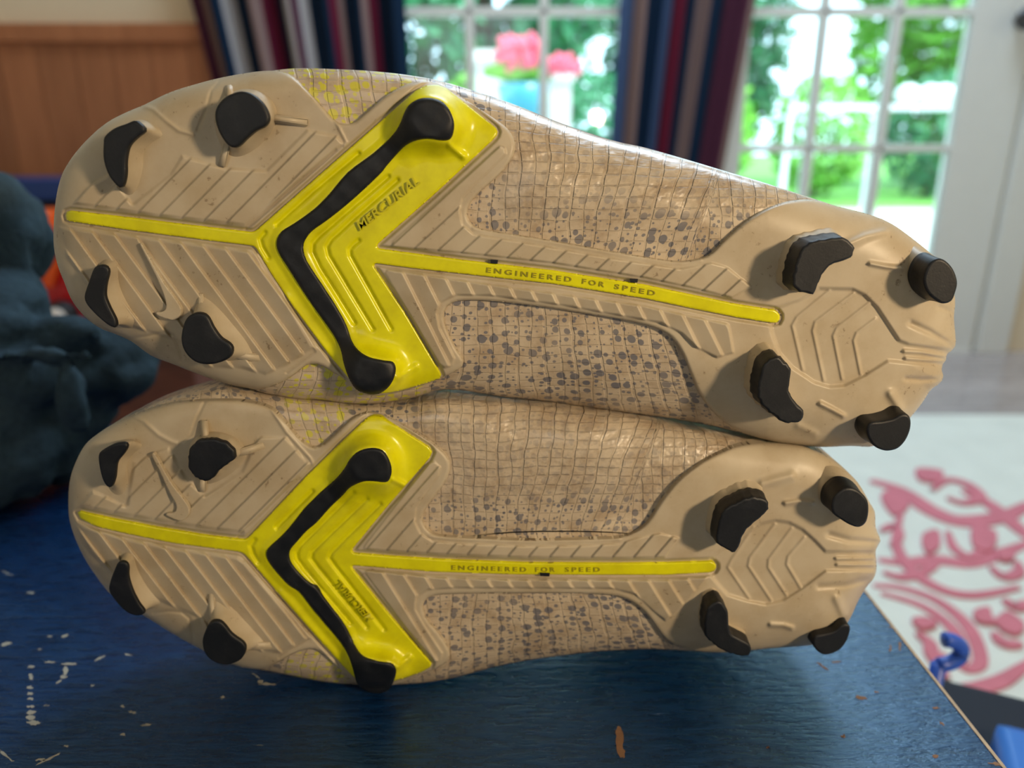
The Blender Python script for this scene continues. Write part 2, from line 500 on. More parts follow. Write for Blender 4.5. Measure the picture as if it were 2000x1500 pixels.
        for (x0, y0, x1, y1, w, h0) in fins:   # buttress: from high on the stud to the plate
            d = A_([x1 - x0, y1 - y0]); n = A_([-d[1], d[0]]) / np.hypot(*d) * w / 2
            a = A_([x0, y0]); b = A_([x1, y1])
            n = n * 2.0; q = [a + n, b + n * 0.9, b - n * 0.9, a - n]
            base_ = P(*A_(q).T, s.F + s.base(A_(q)) + 0.001)
            hh = A_([h0, 0.0010, 0.0010, h0]); top = P(*(A_([a + n * .72, b + n * .8, b - n * .8, a - n * .72])).T, s.F + s.base(A_(q)) - hh)
            bm = bmesh.new()
            vv = [bm.verts.new(V(p)) for p in list(base_) + list(top)]
            for f in ((0, 1, 2, 3), (4, 5, 6, 7), (0, 1, 5, 4), (1, 2, 6, 5), (2, 3, 7, 6), (3, 0, 4, 7)):
                bm.faces.new([vv[i] for i in f])
            bmesh.ops.bevel(bm, geom=list(bm.edges), offset=0.0003, segments=2, affect='EDGES')
            from_bm('buttress', bm, ped, None, True).parent = pd
        return pd
    def upper(s, mat, Hk, name='upper'):
        N = 360
        p = resample_closed(s.sil, N)
        xs = np.linspace(p[:, 0].min() + 1, p[:, 0].max() - 1, 80); top, bot = [], []
        for x in xs:
            c = []
            for a, b in zip(p, np.roll(p, -1, 0)):
                if (a[0] > x) != (b[0] > x): c.append(a[1] + (b[1] - a[1]) * (x - a[0]) / (b[0] - a[0]))
            top.append(min(c)); bot.append(max(c))
        top, bot = A_(top), A_(bot)
        xl, xr = p[:, 0].min(), p[:, 0].max()
        r0 = 180
        cx = np.clip(p[:, 0], xl + r0, xr - r0)
        cx = xl + r0 + (p[:, 0] - xl) * (xr - xl - 2 * r0) / (xr - xl)
        c = np.stack([cx, np.interp(cx, xs, (top + bot) / 2)], -1)
        L = np.hypot(*(c - p).T)
        rings, uvs = [], []
        side = np.where(p[:, 1] < c[:, 1], 1.0, -1.0)
        off = 0.0026
        for dd in (9999, 300, 230, 190, 160, 135, 112, 92, 75, 60, 47, 36, 27, 19, 13, 8, 4.5, 2):
            k = np.minimum(dd / L, 0.995 if dd > 9000 else 0.97)
            q = p + (c - p) * k[:, None]
            R = P(q[:, 0], q[:, 1], s.F + s.base(q) + off)
            R[:, 2] += 0.0009 * np.sin(q[:, 0] * 0.035 + q[:, 1] * 0.05) * ss(s.F * 0 + dd, 10, 60) * 0
            R[:, 1] += 0.0004 * np.sin(q[:, 0] * 0.03 + 1.3 * np.sin(q[:, 1] * 0.02)) * np.cos(q[:, 1] * 0.026)
            rings.append(R)
        # sides and back
        cw = P(c[:, 0], c[:, 1], s.F + 0.02); pw = rings[-1]
        H = np.interp(p[:, 0], *zip(*Hk)) * MM
        for dy, k in ((0.05, -0.002), (0.12, -0.003), (0.22, 0.0), (0.34, 0.015), (0.5, 0.06), (0.66, 0.15), (0.8, 0.3), (0.92, 0.5), (0.98, 0.72), (1.0, 0.97)):
            R = pw + (cw - pw) * k
            R[:, 1] = pw[:, 1] + H * dy
            rings.append(R)
        V_ = np.vstack(rings)
        uv = []
        for j, R in enumerate(rings):
            if j == 0: g = np.zeros(N)
            else: g = g + np.linalg.norm(rings[j] - rings[j - 1], axis=1)
            z0 = rings[0][:, 2]
            tdir = (p[:, 1] - c[:, 1]) / L; xdir = (p[:, 0] - c[:, 0]) / L
            uv.append(np.stack([rings[0][:, 0] + 0.2 + xdir * g * (np.abs(xdir) > 0.35), z0 - np.sign(tdir) * g * np.abs(tdir)], -1))
        uv = np.vstack(uv); f = []
        for j in range(len(rings) - 1):
            for i in range(N):
                f.append((j * N + i, (j + 1) * N + i, (j + 1) * N + (i + 1) % N, j * N + (i + 1) % N))
        o = from_arrays(name, V_, f, mat, s.root, True, uv)
        bm = bmesh.new(); bm.from_mesh(o.data); bmesh.ops.recalc_face_normals(bm, faces=bm.faces); bm.to_mesh(o.data); bm.free()
        s.body = rings
        return o
    def slab(s, name, poly, h0, th, mat, parent=None, n=3):
        """small raised emblem: outline POLY standing on height h0"""
        p = smooth_closed(poly, n) if n > 1 else A_(poly)
        bm = bmesh.new()
        lo = s.pts(p, h0 - 0.0006); hi = s.pts(p, h0 + th)
        a = [bm.verts.new(V(x)) for x in lo]; b = [bm.verts.new(V(x)) for x in hi]
        f = bm.faces.new(b)
        for i in range(len(a)): bm.faces.new((a[i], a[(i + 1) % len(a)], b[(i + 1) % len(a)], b[i]))
        bmesh.ops.triangulate(bm, faces=[f])
        return from_bm(name, bm, mat, parent or s.root, False)
    def text(s, body, p0, p1, hpx, h0, th, mat, spacing=1.0, shear=0.0):
        cu = bpy.data.curves.new('txt', 'FONT'); cu.body = body; cu.extrude = 0.02
        cu.space_character = spacing; cu.shear = shear; cu.resolution_u = 3; cu.offset = 0.012
        to = bpy.data.objects.new('txt', cu); COL.objects.link(to)
        dg = bpy.context.evaluated_depsgraph_get(); dg.update()
        me0 = to.evaluated_get(dg).to_mesh()
        co = np.empty(len(me0.vertices) * 3); me0.vertices.foreach_get('co', co); co = co.reshape(-1, 3)
        fc = [tuple(pp.vertices) for pp in me0.polygons]
        to.evaluated_get(dg).to_mesh_clear(); bpy.data.objects.remove(to)
        x0, x1 = co[:, 0].min(), co[:, 0].max(); y0, y1 = co[:, 1].min(), co[:, 1].max()
        u = A_(p1) - A_(p0); L = np.hypot(*u); u /= L; up = A_([u[1], -u[0]])
        q = A_(p0) + ((co[:, 0] - x0) / (x1 - x0) * L)[:, None] * u + ((co[:, 1] - y0) / (y1 - y0) * hpx)[:, None] * up
        h = h0(q) if callable(h0) else h0
        z = np.where(co[:, 2] > 0, th, -0.0006)
        return from_arrays('lettering', P(q[:, 0], q[:, 1], s.F + s.base(q) - h - z), fc, mat, s.root, False)

# ================================================================== STRUCTURE
ROOM = dict(x0=-1.7, x1=2.3, y0=-2.6, y1=2.33, h=2.7)
def S(o): o['kind'] = 'structure'; return o
floorp = S(empty('floor', (0, 0, 0)))
PLANK = mat_wood('floor_wood', rgb(158, 148, 146), rgb(186, 178, 178), (4, 40, 10), 0.14)
box('subfloor', (ROOM['x0'] - .1, ROOM['y0'] - .1, -0.05), (ROOM['x1'] + .1, ROOM['y1'] + .13, -0.012), PLANK, floorp)
plank_me = {}
rows = int((2.40 + 2.6) / 0.12)
for r in range(rows):
    y = 2.40 - (r + 1) * 0.12
    x = -1.7 - random.random() * 0.9
    while x < 2.3:
        if 'p' not in plank_me:
            o = box('floor_plank', (0, 0, -0.012), (1.197, 0.1175, 0), PLANK, floorp, bev=0.0015)
            plank_me['p'] = o.data
        else:
            o = bpy.data.objects.new('floor_plank', plank_me['p']); COL.objects.link(o); o.parent = floorp
        o.location = (x, y, 0)
        x += 1.2
S(box('wall_left', (ROOM['x0'] - .1, ROOM['y0'], 0), (ROOM['x0'], ROOM['y1'], ROOM['h']), CREAM))
S(box('wall_right', (ROOM['x1'], ROOM['y0'], 0), (ROOM['x1'] + .1, ROOM['y1'], ROOM['h']), CREAM))
S(box('wall_front', (ROOM['x0'] - .1, ROOM['y0'] - .1, 0), (ROOM['x1'] + .1, ROOM['y0'], ROOM['h']), CREAM))
S(box('ceiling', (ROOM['x0'] - .1, ROOM['y0'] - .1, ROOM['h']), (ROOM['x1'] + .1, ROOM['y1'] + .2, ROOM['h'] + .1), simple('ceiling_white', rgb(225, 222, 215), 0.9, 0.03)))
# back wall with two door openings
D1 = (-0.485, 0.425); D2 = (0.565, 1.50); DH = 2.38; Y0, Y1 = 2.33, 2.47
wb = S(empty('wall_back', (0, Y0, 0)))
for i, (a, b, z0, z1) in enumerate(((ROOM['x0'] - .1, D1[0], 0, ROOM['h']), (D1[1], D2[0], 0, ROOM['h']), (D2[1], ROOM['x1'] + .1, 0, ROOM['h']), (D1[0], D1[1], DH, ROOM['h']), (D2[0], D2[1], DH, ROOM['h']))):
    box('wall_panel', (a, Y0 + .02, z0), (b, Y1, z1), CREAM, wb)
WAIN = mat_wood('wainscot_wood', rgb(158, 98, 62), rgb(180, 116, 76), (14, 14, 1.2), 0.42)
x = ROOM['x0']; first = None
while x < D1[0] - 0.02:
    if first is None:
        first = box('wainscot_board', (0, -0.012, 0.0), (0.1085, 0.02, 0.93), WAIN, wb, bev=0.003); o = first
        o.matrix_parent_inverse = Matrix.Identity(4)
    else:
        o = bpy.data.objects.new('wainscot_board', first.data); COL.objects.link(o); o.parent = wb
    o.location = (x, 0, 0); x += 0.11
S(box('trim_1', (ROOM['x0'], Y0 - .03, 0.925), (D1[0] - .005, Y0 + .03, 0.975), WAIN, None, bev=0.006))
S(box('baseboard_back', (ROOM['x0'], Y0 - .025, 0), (D1[0] - .005, Y0 + .0, 0.09), WAIN, None, bev=0.004))
def french_door(name, x0, x1, g0, pitch, ncol, zb, zp, nrow, handle=False):
    d = S(empty(name, ((x0 + x1) / 2, Y0, 0)))
    g1 = g0 + pitch * ncol; zt = zb + zp * nrow; ya, yb = Y0 + 0.005, Y0 + 0.05
    box('stile', (x0, ya, 0.01), (g0, yb, DH), WHITE, d, bev=0.003)
    box('stile', (g1, ya, 0.01), (x1, yb, DH), WHITE, d, bev=0.003)
    box('rail', (g0, ya, 0.01), (g1, yb, zb), WHITE, d, bev=0.003)
    box('rail', (g0, ya, zt), (g1, yb, DH), WHITE, d, bev=0.003)
    for i in range(1, ncol): box('muntin', (g0 + i * pitch - .0125, ya + .004, zb), (g0 + i * pitch + .0125, yb - .004, zt), WHITE, d, bev=0.005)
    for j in range(1, nrow): box('muntin', (g0, ya + .004, zb + j * zp - .0115), (g1, yb - .004, zb + j * zp + .0115), WHITE, d, bev=0.005)
    for i in range(ncol):
        for j in range(nrow):
            box('pane', (g0 + i * pitch, ya + .020, zb + j * zp), (g0 + (i + 1) * pitch, ya + .023, zb + (j + 1) * zp), GLASS, d)
    return d
dm = french_door('door_1', D1[0], D1[1], -0.338, 0.215, 3, 0.263, 0.374, 5)
d2 = french_door('door_2', D2[0], D2[1], 0.688, 0.2115, 3, 0.263, 0.374, 5)
STEEL = simple('brushed_dark_metal', rgb(96, 96, 98), 0.3, 0.1, 60, metal=0.9)
bm = bmesh.new(); bm_blob(bm, Vector((1.445, 2.29, 0.985)), (.032, .012, .032)); bm_tube(bm, [(1.445, 2.33, 0.985), (1.445, 2.27, 0.985)], .012); bm_blob(bm, Vector((1.445, 2.262, 0.985)), (.028, .022, .028))
from_bm('door_knob', bm, STEEL, d2, True)
# casings
for k, (a, b) in enumerate(((D1[0] - .07, D1[0]), (D1[1], D1[1] + .07), (D2[0] - .07, D2[0]), (D2[1] + 0.012, D2[1] + .11))):
    S(box('trim_%d' % (k + 2), (a, Y0 - .012, 0), (b, Y0 + .03, DH + .07), WHITE, None, bev=0.006))
S(box('trim_6', (D2[0], Y0 + .0, 0.0), (D2[1], Y1, 0.012), WHITE, None))
S(box('trim_7', (D1[0], Y0 + .0, 0.0), (D1[1], Y1, 0.012), WHITE, None))

# ================================================================== OUTDOORS
GRASS = simple('lawn_grass', rgb(104, 170, 66), 0.9, 0.25, 3.0)
CONC = simple('pale_patio_stone', rgb(205, 200, 190), 0.8, 0.08, 4.0)
ground = S(box('ground', (-30, 2.5, -0.30), (40, 60, -0.16), GRASS))
patio = S(empty('patio', (0, 2.6, -0.16)))
sl = None
for i in range(9):
    for j in range(7):
        if sl is None:
            sl = box('paving_slab', (0, 0, -0.02), (0.985, 0.985, 0.03), CONC, None, bev=0.01); o = sl
        else:
            o = bpy.data.objects.new('paving_slab', sl.data); COL.objects.link(o)
        o.parent = patio; o.matrix_parent_inverse = Matrix.Identity(4); o.location = (-3.5 + i, j, 0)
LEAF = simple('sunlit_leaves', rgb(112, 178, 58), 0.6, 0.35, 2.0)  # lit copy of the foliage, sunshine put into the colour
LEAF2 = simple('shaded_leaves', rgb(60, 130, 88), 0.6, 0.3, 2.0)  # darker copy of the same foliage, shade put into the colour
BARK = simple('tree_bark', rgb(90, 76, 62), 0.9, 0.2, 8)
def tree(name, x, y, h, r, mat, n, label, group):
    t = empty(name, (x, y, -0.16))
    bm = bmesh.new(); bm_tube(bm, [(x, y, -0.18), (x + .05, y, h * .3), (x - .05, y, h * .6), (x, y, h * .85)], [r * .09, r * .07, r * .05, .02], 8)
    from_bm('trunk', bm, BARK, t, True)
    rnd = random.Random(int(x * 37 + y * 11)); vs, fs = [], []
    for k in range(n):
        while True:
            a = [rnd.uniform(-1, 1) for _ in range(3)]
            q = sum(v * v for v in a)
            if 0.15 < q < 1: break
        lump = noise.noise(Vector(a) * 2.2 + Vector((x, y, 0)))
        if lump < -0.12: continue
        c = Vector((x + a[0] * r, y + a[1] * r, h * .45 + a[2] * h * .46))
        u = Vector((rnd.gauss(0, 1), rnd.gauss(0, 1), rnd.gauss(0, 1))).normalized(); w = u.orthogonal().normalized(); sz = r * rnd.uniform(.06, .12)
        b = len(vs)
        vs += [c - u * sz, c + w * sz * .5, c + u * sz, c - w * sz * .5]; fs.append((b, b + 1, b + 2, b + 3))
    o = from_arrays('foliage', vs, fs, mat, t, False); o['kind'] = 'stuff'
    tag(t, label, 'tree', group); return t
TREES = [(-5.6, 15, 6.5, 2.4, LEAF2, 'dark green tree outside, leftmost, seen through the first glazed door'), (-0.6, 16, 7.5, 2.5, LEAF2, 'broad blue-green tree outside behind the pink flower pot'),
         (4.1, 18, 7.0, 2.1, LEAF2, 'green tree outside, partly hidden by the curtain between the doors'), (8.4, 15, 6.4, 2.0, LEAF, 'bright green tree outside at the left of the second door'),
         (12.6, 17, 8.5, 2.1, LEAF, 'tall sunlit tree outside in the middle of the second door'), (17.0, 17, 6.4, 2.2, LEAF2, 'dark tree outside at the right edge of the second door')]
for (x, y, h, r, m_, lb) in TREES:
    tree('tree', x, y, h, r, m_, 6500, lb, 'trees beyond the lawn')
ORD = ['first', 'second', 'third', 'fourth', 'fifth', 'sixth', 'seventh', 'eighth', 'ninth', 'tenth', 'eleventh', 'twelfth']
for k in range(12):
    x = -4.0 + k * 1.75
    b = empty('shrub', (x, 12, -0.16)); vs, fs = [], []; rnd = random.Random(k)
    bm = bmesh.new(); bm_tube(bm, [(x, 12, -.17), (x, 12, .9)], [.05, .02], 6); from_bm('stem', bm, BARK, b)
    for q in range(900):
        a = Vector((rnd.gauss(0, 1), rnd.gauss(0, 1), rnd.gauss(0, 1))).normalized() * rnd.uniform(.7, 1)
        c = Vector((x + a.x * .76, 12 + a.y * .7, .78 + a.z * .92)); u = Vector((rnd.gauss(0, 1), rnd.gauss(0, 1), rnd.gauss(0, 1))).normalized(); w = u.orthogonal().normalized(); i0 = len(vs)
        vs += [c - u * .1, c + w * .055, c + u * .1, c - w * .055]; fs.append((i0, i0 + 1, i0 + 2, i0 + 3))
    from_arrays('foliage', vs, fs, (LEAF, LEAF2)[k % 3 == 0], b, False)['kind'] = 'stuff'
    tag(b, 'round shrub in the outdoor hedge, %s from the left' % ORD[k], 'shrub', 'hedge behind the lawn')
PALEW = simple('white_outdoor_paint', rgb(235, 238, 240), 0.5, 0.03, 10)
# balustrade on the patio edge, seen through the right-hand door
rl = empty('patio_railing', (3.4, 8.2, -0.13))
a = P(1655, 205, 8.2); b = P(1880, 205, 8.2); zt = a[2]
box('top_rail', (a[0] - .6, 8.15, zt - .05), (b[0] + 1.2, 8.25, zt), PALEW, rl)
box('bottom_rail', (a[0] - .6, 8.17, zt - .45), (b[0] + 1.2, 8.23, zt - .40), PALEW, rl)
for k in range(5): box('post', (a[0] - .6 + k * .9, 8.18, -.13), (a[0] - .56 + k * .9, 8.24, zt + .02), PALEW, rl)
tag(rl, 'white railing outside, seen blurred through the right-hand glazed door', 'railing')
for k, px in enumerate((1772, 1815, 1842)):
    c = V(P(px, 193, 8.2)); c.z = zt + .1
    bm = bmesh.new(); bm_blob(bm, c, (.12, .12, .10)); bm_tube(bm, [(c.x, c.y, zt), (c.x, c.y, zt + .03)], .06)
    from_bm('globe_finial', bm, PALEW, rl, True)
# flower pot on a pedestal, seen through the left-hand door
Yp = 4.2
pd_ = empty('pedestal', (0, Yp, -.13)); c = P(955, 260, Yp)
a0, a1 = P(925, 95, Yp), P(985, 95, Yp)
box('pedestal_shaft', (a0[0], Yp + .25, -.13), (a1[0], Yp + .45, a0[2] - .03), PALEW, pd_)
box('pedestal_cap', (a0[0] - .03, Yp + .22, a0[2] - .03), (a1[0] + .03, Yp + .48, a0[2] + .02), PALEW, pd_)
tag(pd_, 'pale square pillar outside, left of the pink flowers', 'pillar')
b0, b1 = P(1078, 150, Yp), P(1122, 150, Yp)
p2 = empty('pedestal', (b0[0], Yp, -.13))
box('pedestal_shaft', (b0[0], Yp + .2, -.13), (b1[0], Yp + .35, b0[2]), PALEW, p2); box('pedestal_cap', (b0[0] - .02, Yp + .18, b0[2]), (b1[0] + .02, Yp + .37, b0[2] + .03), PALEW, p2)
tag(p2, 'pale narrow post outside, below the right-hand flower cluster', 'post')
pt = empty('flower_planter', tuple(P(1020, 260, Yp)))
pc = P(1022, 165, Yp)
st = box('plant_stand', (pc[0] - .09, Yp - .09, -.13), (pc[0] + .09, Yp + .09, pc[2] - .22), PALEW, pt)
bm = bmesh.new(); bm_tube(bm, [(pc[0], Yp, pc[2] - .22), (pc[0], Yp, pc[2] - .1), (pc[0], Yp, pc[2])], [.09, .12, .14], 24)
from_bm('pot', bm, simple('turquoise_glaze', rgb(70, 160, 190), 0.3, .1, 10), pt, True)
PINK = simple('pink_petals', rgb(250, 110, 140), 0.7, 0.15, 20)
rnd = random.Random(3)
bm = bmesh.new()
for k in range(160):
    q = P(rnd.gauss(1010, 24), 150 - abs(rnd.gauss(0, 12)), Yp + rnd.uniform(-.1, .1)); bmesh.ops.create_icosphere(bm, subdivisions=1, radius=.028, matrix=Matrix.Translation(V(q)) @ Matrix.Diagonal((1.6, .3, .9, 1)) @ Matrix.Rotation(rnd.random() * 6, 4, 'Y'))
o = from_bm('leaves', bm, LEAF, pt); o['kind'] = 'stuff'
bm = bmesh.new()
for (cx_, cy_, n_) in ((1000, 92, 60), (1030, 95, 60), (1042, 120, 30), (1000, 118, 22), (1085, 128, 26), (1108, 125, 22)):
    for k in range(n_):
        q = P(rnd.gauss(cx_, 11), rnd.gauss(cy_, 9), Yp + rnd.uniform(-.12, .1)); bmesh.ops.create_icosphere(bm, subdivisions=1, radius=.024, matrix=Matrix.Translation(V(q)))
o = from_bm('blossoms', bm, PINK, pt); o['kind'] = 'stuff'
tag(pt, 'turquoise pot of pink flowers outside the left-hand glazed door', 'flower pot')

# ================================================================== CURTAINS
def curtain(name, x0, x1, Yc, shear0, shear1, folds, stops, label, zt=2.1, zb=0.05):
    nu, nv = 240, 26; vs, uv, fs = [], [], []
    zref = CZ + 0.40
    for j in range(nv + 1):
        z = zt + (zb - zt) * j / nv
        for i in range(nu + 1):
            u = i / nu
            x = x0 + (x1 - x0) * u + (shear0 + (shear1 - shear0) * u) * (zref - z)
            y = Yc + 0.022 * math.sin(u * folds * 2 * math.pi) + 0.008 * math.sin(u * folds * 5.1 + z * 2)
            vs.append((x, y, z)); uv.append((u, z))
    for j in range(nv):
        for i in range(nu):
            a = j * (nu + 1) + i; fs.append((a, a + 1, a + nu + 2, a + nu + 1))
    t = empty(name, ((x0 + x1) / 2, Yc, zb))
    o = from_arrays('curtain_cloth', vs, fs, mat_curtain('striped_' + name, stops), t, True, uv)
    bm = bmesh.new(); bm_tube(bm, [(x0 - .05, Yc, zt + .01), (x1 + .05, Yc, zt + .01)], .012)
    from_bm('curtain_rod', bm, STEEL, t, True)
    tag(t, label, 'curtain'); return t
NAVY, MAR, CRM, TAN, PLM, SLT = rgb(14, 36, 60), rgb(92, 22, 44), rgb(172, 166, 166), rgb(130, 106, 102), rgb(74, 36, 54), rgb(74, 94, 130)
def stops_from(px, p0, p1): return [((a - p0) / (p1 - p0), c) for a, c in px]
xa = float(P(368, 0, 2.27)[0]); xb = float(P(790, 0, 2.27)[0])
curtain('curtain', xa, xb, 2.27, 0.16, 0.02, 6, stops_from([(368, PLM), (385, TAN), (408, NAVY), (430, CRM), (452, NAVY), (486, TAN), (508, MAR), (530, NAVY), (551, CRM), (566, PLM), (580, CRM), (597, NAVY), (640, MAR), (655, TAN), (668, NAVY), (704, TAN), (716, MAR), (734, NAVY)], 368, 790),
        'navy, maroon and cream striped curtain left of the first glazed door')
xa = float(P(1212, 0, 2.27)[0]); xb = float(P(1478, 0, 2.27)[0])
curtain('curtain', xa, xb, 2.27, -0.03, -0.11, 4, stops_from([(1212, SLT), (1240, TAN), (1262, NAVY), (1300, SLT), (1314, MAR), (1340, NAVY), (1365, TAN), (1388, NAVY), (1416, PLM), (1462, TAN)], 1212, 1478),
        'navy and maroon striped curtain hanging between the two glazed doors')

# ================================================================== RUG
RUGZ = 0.012
RUG = simple('cream_rug_pile', rgb(226, 228, 218), 0.95, 0.10, 14, bump=0.6, bdist=0.004, spec=0.1)
RED = simple('faded_red_rug_pile', rgb(212, 128, 140), 0.95, 0.15, 30, bump=0.6, bdist=0.004, spec=0.1)
rug = empty('rug', (0.9, 1.0, 0))
box('rug_field', (0.0, -0.4, 0.001), (2.15, 1.72, RUGZ), RUG, rug, bev=0.004)
RZ = [0.0]
def rug_shape(pts, closed=True, w=None):
    RZ[0] += 0.00025; top = RUGZ + .002 + RZ[0]
    pts = [PZ(x, y, RUGZ) for x, y in pts]; w = w and w * 0.6
    bm = bmesh.new()
    if w is None:
        p = smooth_closed([(q.x, q.y) for q in pts], 4)
        b = [bm.verts.new((x, y, top)) for x, y in p]; a = [bm.verts.new((x, y, RUGZ - .001)) for x, y in p]
        f = bm.faces.new(b)
        for i in range(len(a)): bm.faces.new((a[i], a[(i + 1) % len(a)], b[(i + 1) % len(a)], b[i]))
        bmesh.ops.triangulate(bm, faces=[f])
    else:
        q = [Vector((p.x, p.y)) for p in pts]; L = []; R = []
        fine = []
        for i in range(len(q) - 1):
            a, b, c, d = q[max(i - 1, 0)], q[i], q[i + 1], q[min(i + 2, len(q) - 1)]
            for k in range(6):
                t = k / 6; fine.append(0.5 * (2 * b + (c - a) * t + (2 * a - 5 * b + 4 * c - d) * t * t + (3 * b - a - 3 * c + d) * t ** 3))
        fine.append(q[-1]); n = len(fine)
        for i, p in enumerate(fine):
            d = (fine[min(i + 1, n - 1)] - fine[max(i - 1, 0)]).normalized(); nn = Vector((-d.y, d.x)); ww = w * (0.35 + 0.65 * math.sin(math.pi * (i + .5) / n)) / 2
            L.append(p + nn * ww); R.append(p - nn * ww)
        for z0 in (0,):
            lt = [bm.verts.new((p.x, p.y, top)) for p in L]; rt = [bm.verts.new((p.x, p.y, top)) for p in R]
            lb = [bm.verts.new((p.x, p.y, RUGZ - .001)) for p in L]; rb = [bm.verts.new((p.x, p.y, RUGZ - .001)) for p in R]
            for i in range(n - 1):
                bm.faces.new((lt[i], lt[i + 1], rt[i + 1], rt[i])); bm.faces.new((lb[i], lb[i + 1], lt[i + 1], lt[i])); bm.faces.new((rb[i], rb[i + 1], rt[i + 1], rt[i]))
    from_bm('tufted_motif', bm, RED, rug)
for pl, w in (([(1715, 1095), (1770, 1100), (1830, 1095), (1890, 1100), (1960, 1080), (2010, 1060)], .05),
              ([(1705, 1145), (1760, 1150), (1830, 1175), (1890, 1225), (1915, 1290), (1890, 1310), (1860, 1290)], .032),
              ([(1720, 1160), (1800, 1185), (1860, 1230), (1880, 1280), (1875, 1300)], .03),
              ([(1870, 1345), (1910, 1345), (1960, 1330), (2010, 1295)], .035),
              ([(1700, 940), (1760, 960), (1820, 1000), (1880, 1020), (1960, 1010), (2010, 985)], .07),
              ([(1880, 960), (1930, 985), (1990, 1035), (2020, 1060)], .05),
              ([(1760, 1000), (1750, 1060), (1775, 1110), (1830, 1150), (1900, 1165), (1990, 1150)], .035),
              ([(1850, 1040), (1865, 1075), (1900, 1090), (1925, 1060)], .03), ([(1725, 1120), (1760, 1130), (1800, 1120), (1830, 1105)], .03), ([(1720, 1040), (1745, 1030), (1755, 1050), (1740, 1070)], .03),
    ([(1935, 1110), (1960, 1130), (1990, 1120), (1985, 1100)], .03), ([(1790, 1240), (1815, 1260), (1820, 1285), (1850, 1330)], .03), ([(1940, 1240), (1960, 1260), (1995, 1262)], .03), ([(1820, 960), (1850, 940), (1890, 950), (1915, 975), (1880, 985), (1850, 975)], .035), ([(1960, 1175), (1985, 1190), (2005, 1180)], .03)):
    rug_shape(pl, w=w)
for bl in ([(1720, 970), (1760, 960), (1775, 990), (1745, 1010)], [(1800, 1050), (1830, 1040), (1835, 1070), (1810, 1085)], [(1900, 1030), (1945, 1045), (1935, 1080), (1900, 1070)],
           [(1900, 1200), (1930, 1192), (1940, 1215), (1965, 1200), (2000, 1225), (1985, 1245), (1955, 1235), (1945, 1225), (1910, 1220)], [(1780, 1215), (1810, 1212), (1830, 1225), (1800, 1235)],
           [(1830, 1280), (1850, 1290), (1848, 1305), (1828, 1300)], [(1790, 920), (1840, 925), (1830, 945), (1795, 940)], [(1950, 1080), (1980, 1085), (1975, 1100), (1950, 1098)]):
    rug_shape(bl)
tag(rug, 'cream rug with faded red scroll pattern on the floor right of the table', 'rug')

# ================================================================== TABLE
TZ = CZ - 0.2055
tb = empty('table', (-0.2, 0.3, 0))
TAB = mat_table()
xr = 0.171; xl = -0.75; yf = 0.03; yb_ = 0.53
box('tabletop', (xl, yf, TZ - 0.022), (xr, yb_, TZ), TAB, tb, bev=0.0016, smooth=False)
box('apron', (xl + .03, yf + .03, TZ - .09), (xr - .03, yf + .05, TZ - .021), TAB, tb, bev=.001)
box('apron', (xl + .03, yb_ - .05, TZ - .09), (xr - .03, yb_ - .03, TZ - .021), TAB, tb, bev=.001)
for x in (xl + .03, xr - .07):
    for y in (yf + .03, yb_ - .07): box('leg', (x, y, RUGZ + .0005 if x > 0 else 0.0), (x + .04, y + .04, TZ - .021), TAB, tb, bev=.002)
CHIP = simple('bare_primer_chips', rgb(150, 146, 134), 0.8, 0.25, 300)
CHIPW = simple('bare_wood_chips', rgb(124, 92, 68), 0.8, 0.3, 300)
def chips(lst, mat, name, th=0.00012):
    bm = bmesh.new(); rnd = random.Random(7)
    for pts in lst:
        p = [PZ(x, y, TZ) for x, y in pts]
        q = smooth_closed([(a.x, a.y) for a in p], 3); q = q + np.random.normal(0, .00022, q.shape); q[:, 0] = np.minimum(q[:, 0], xr - .0012)
        b = [bm.verts.new((x, y, TZ + th)) for x, y in q]; a = [bm.verts.new((x, y, TZ - .0003)) for x, y in q]
        f = bm.faces.new(b)
        for i in range(len(a)): bm.faces.new((a[i], a[(i + 1) % len(a)], b[(i + 1) % len(a)], b[i]))
        bmesh.ops.triangulate(bm, faces=[f])
    o = from_bm(name, bm, mat, tb); o['kind'] = 'stuff'; return o
def dash(x, y, w, h, a=0.0):
    c, s_ = math.cos(a), math.sin(a); w, h = w * .85, h * .75
    return [(x + u * w * c - v * h * s_, y + u * w * s_ + v * h * c) for u, v in ((-.5, 0), (-.2, -.5), (.25, -.4), (.5, .05), (.2, .5), (-.3, .4))]
ch = [dash(61, 1302, 14, 6), dash(60, 1322, 12, 14), dash(58, 1343, 16, 7), dash(59, 1355, 12, 6), dash(60, 1365, 14, 5), dash(60, 1380, 18, 6), dash(60, 1392, 20, 9), dash(60, 1402, 22, 12), dash(64, 1412, 30, 10),
      dash(135, 1297, 36, 5), dash(128, 1310, 12, 20), dash(124, 1322, 16, 8), dash(115, 1332, 16, 5, -.5), dash(97, 1293, 26, 3), dash(195, 1286, 26, 5, -.5), dash(250, 1279, 20, 4, .2),
      dash(12, 1258, 24, 8, -.3), dash(127, 1242, 16, 6, -.4), dash(97, 1243, 10, 4), dash(77, 1269, 5, 4), dash(240, 1435, 12, 6), dash(285, 1416, 24, 4, -.1), dash(258, 1391, 20, 4, .2), dash(240, 1380, 12, 4),
      dash(95, 1482, 62, 5, -.45), dash(80, 1484, 22, 7), dash(130, 1457, 12, 3), dash(12, 1475, 40, 5, .7), dash(180, 1339, 5, 4), dash(435, 1362, 10, 5, -1), dash(500, 1320, 22, 3, .6), dash(520, 1336, 40, 3, .05), dash(508, 1332, 12, 10),
      dash(90, 1378, 10, 3), dash(60, 1158, 20, 5), dash(15, 1120, 26, 4, .4)]
chips(ch, CHIP, 'primer_chips')
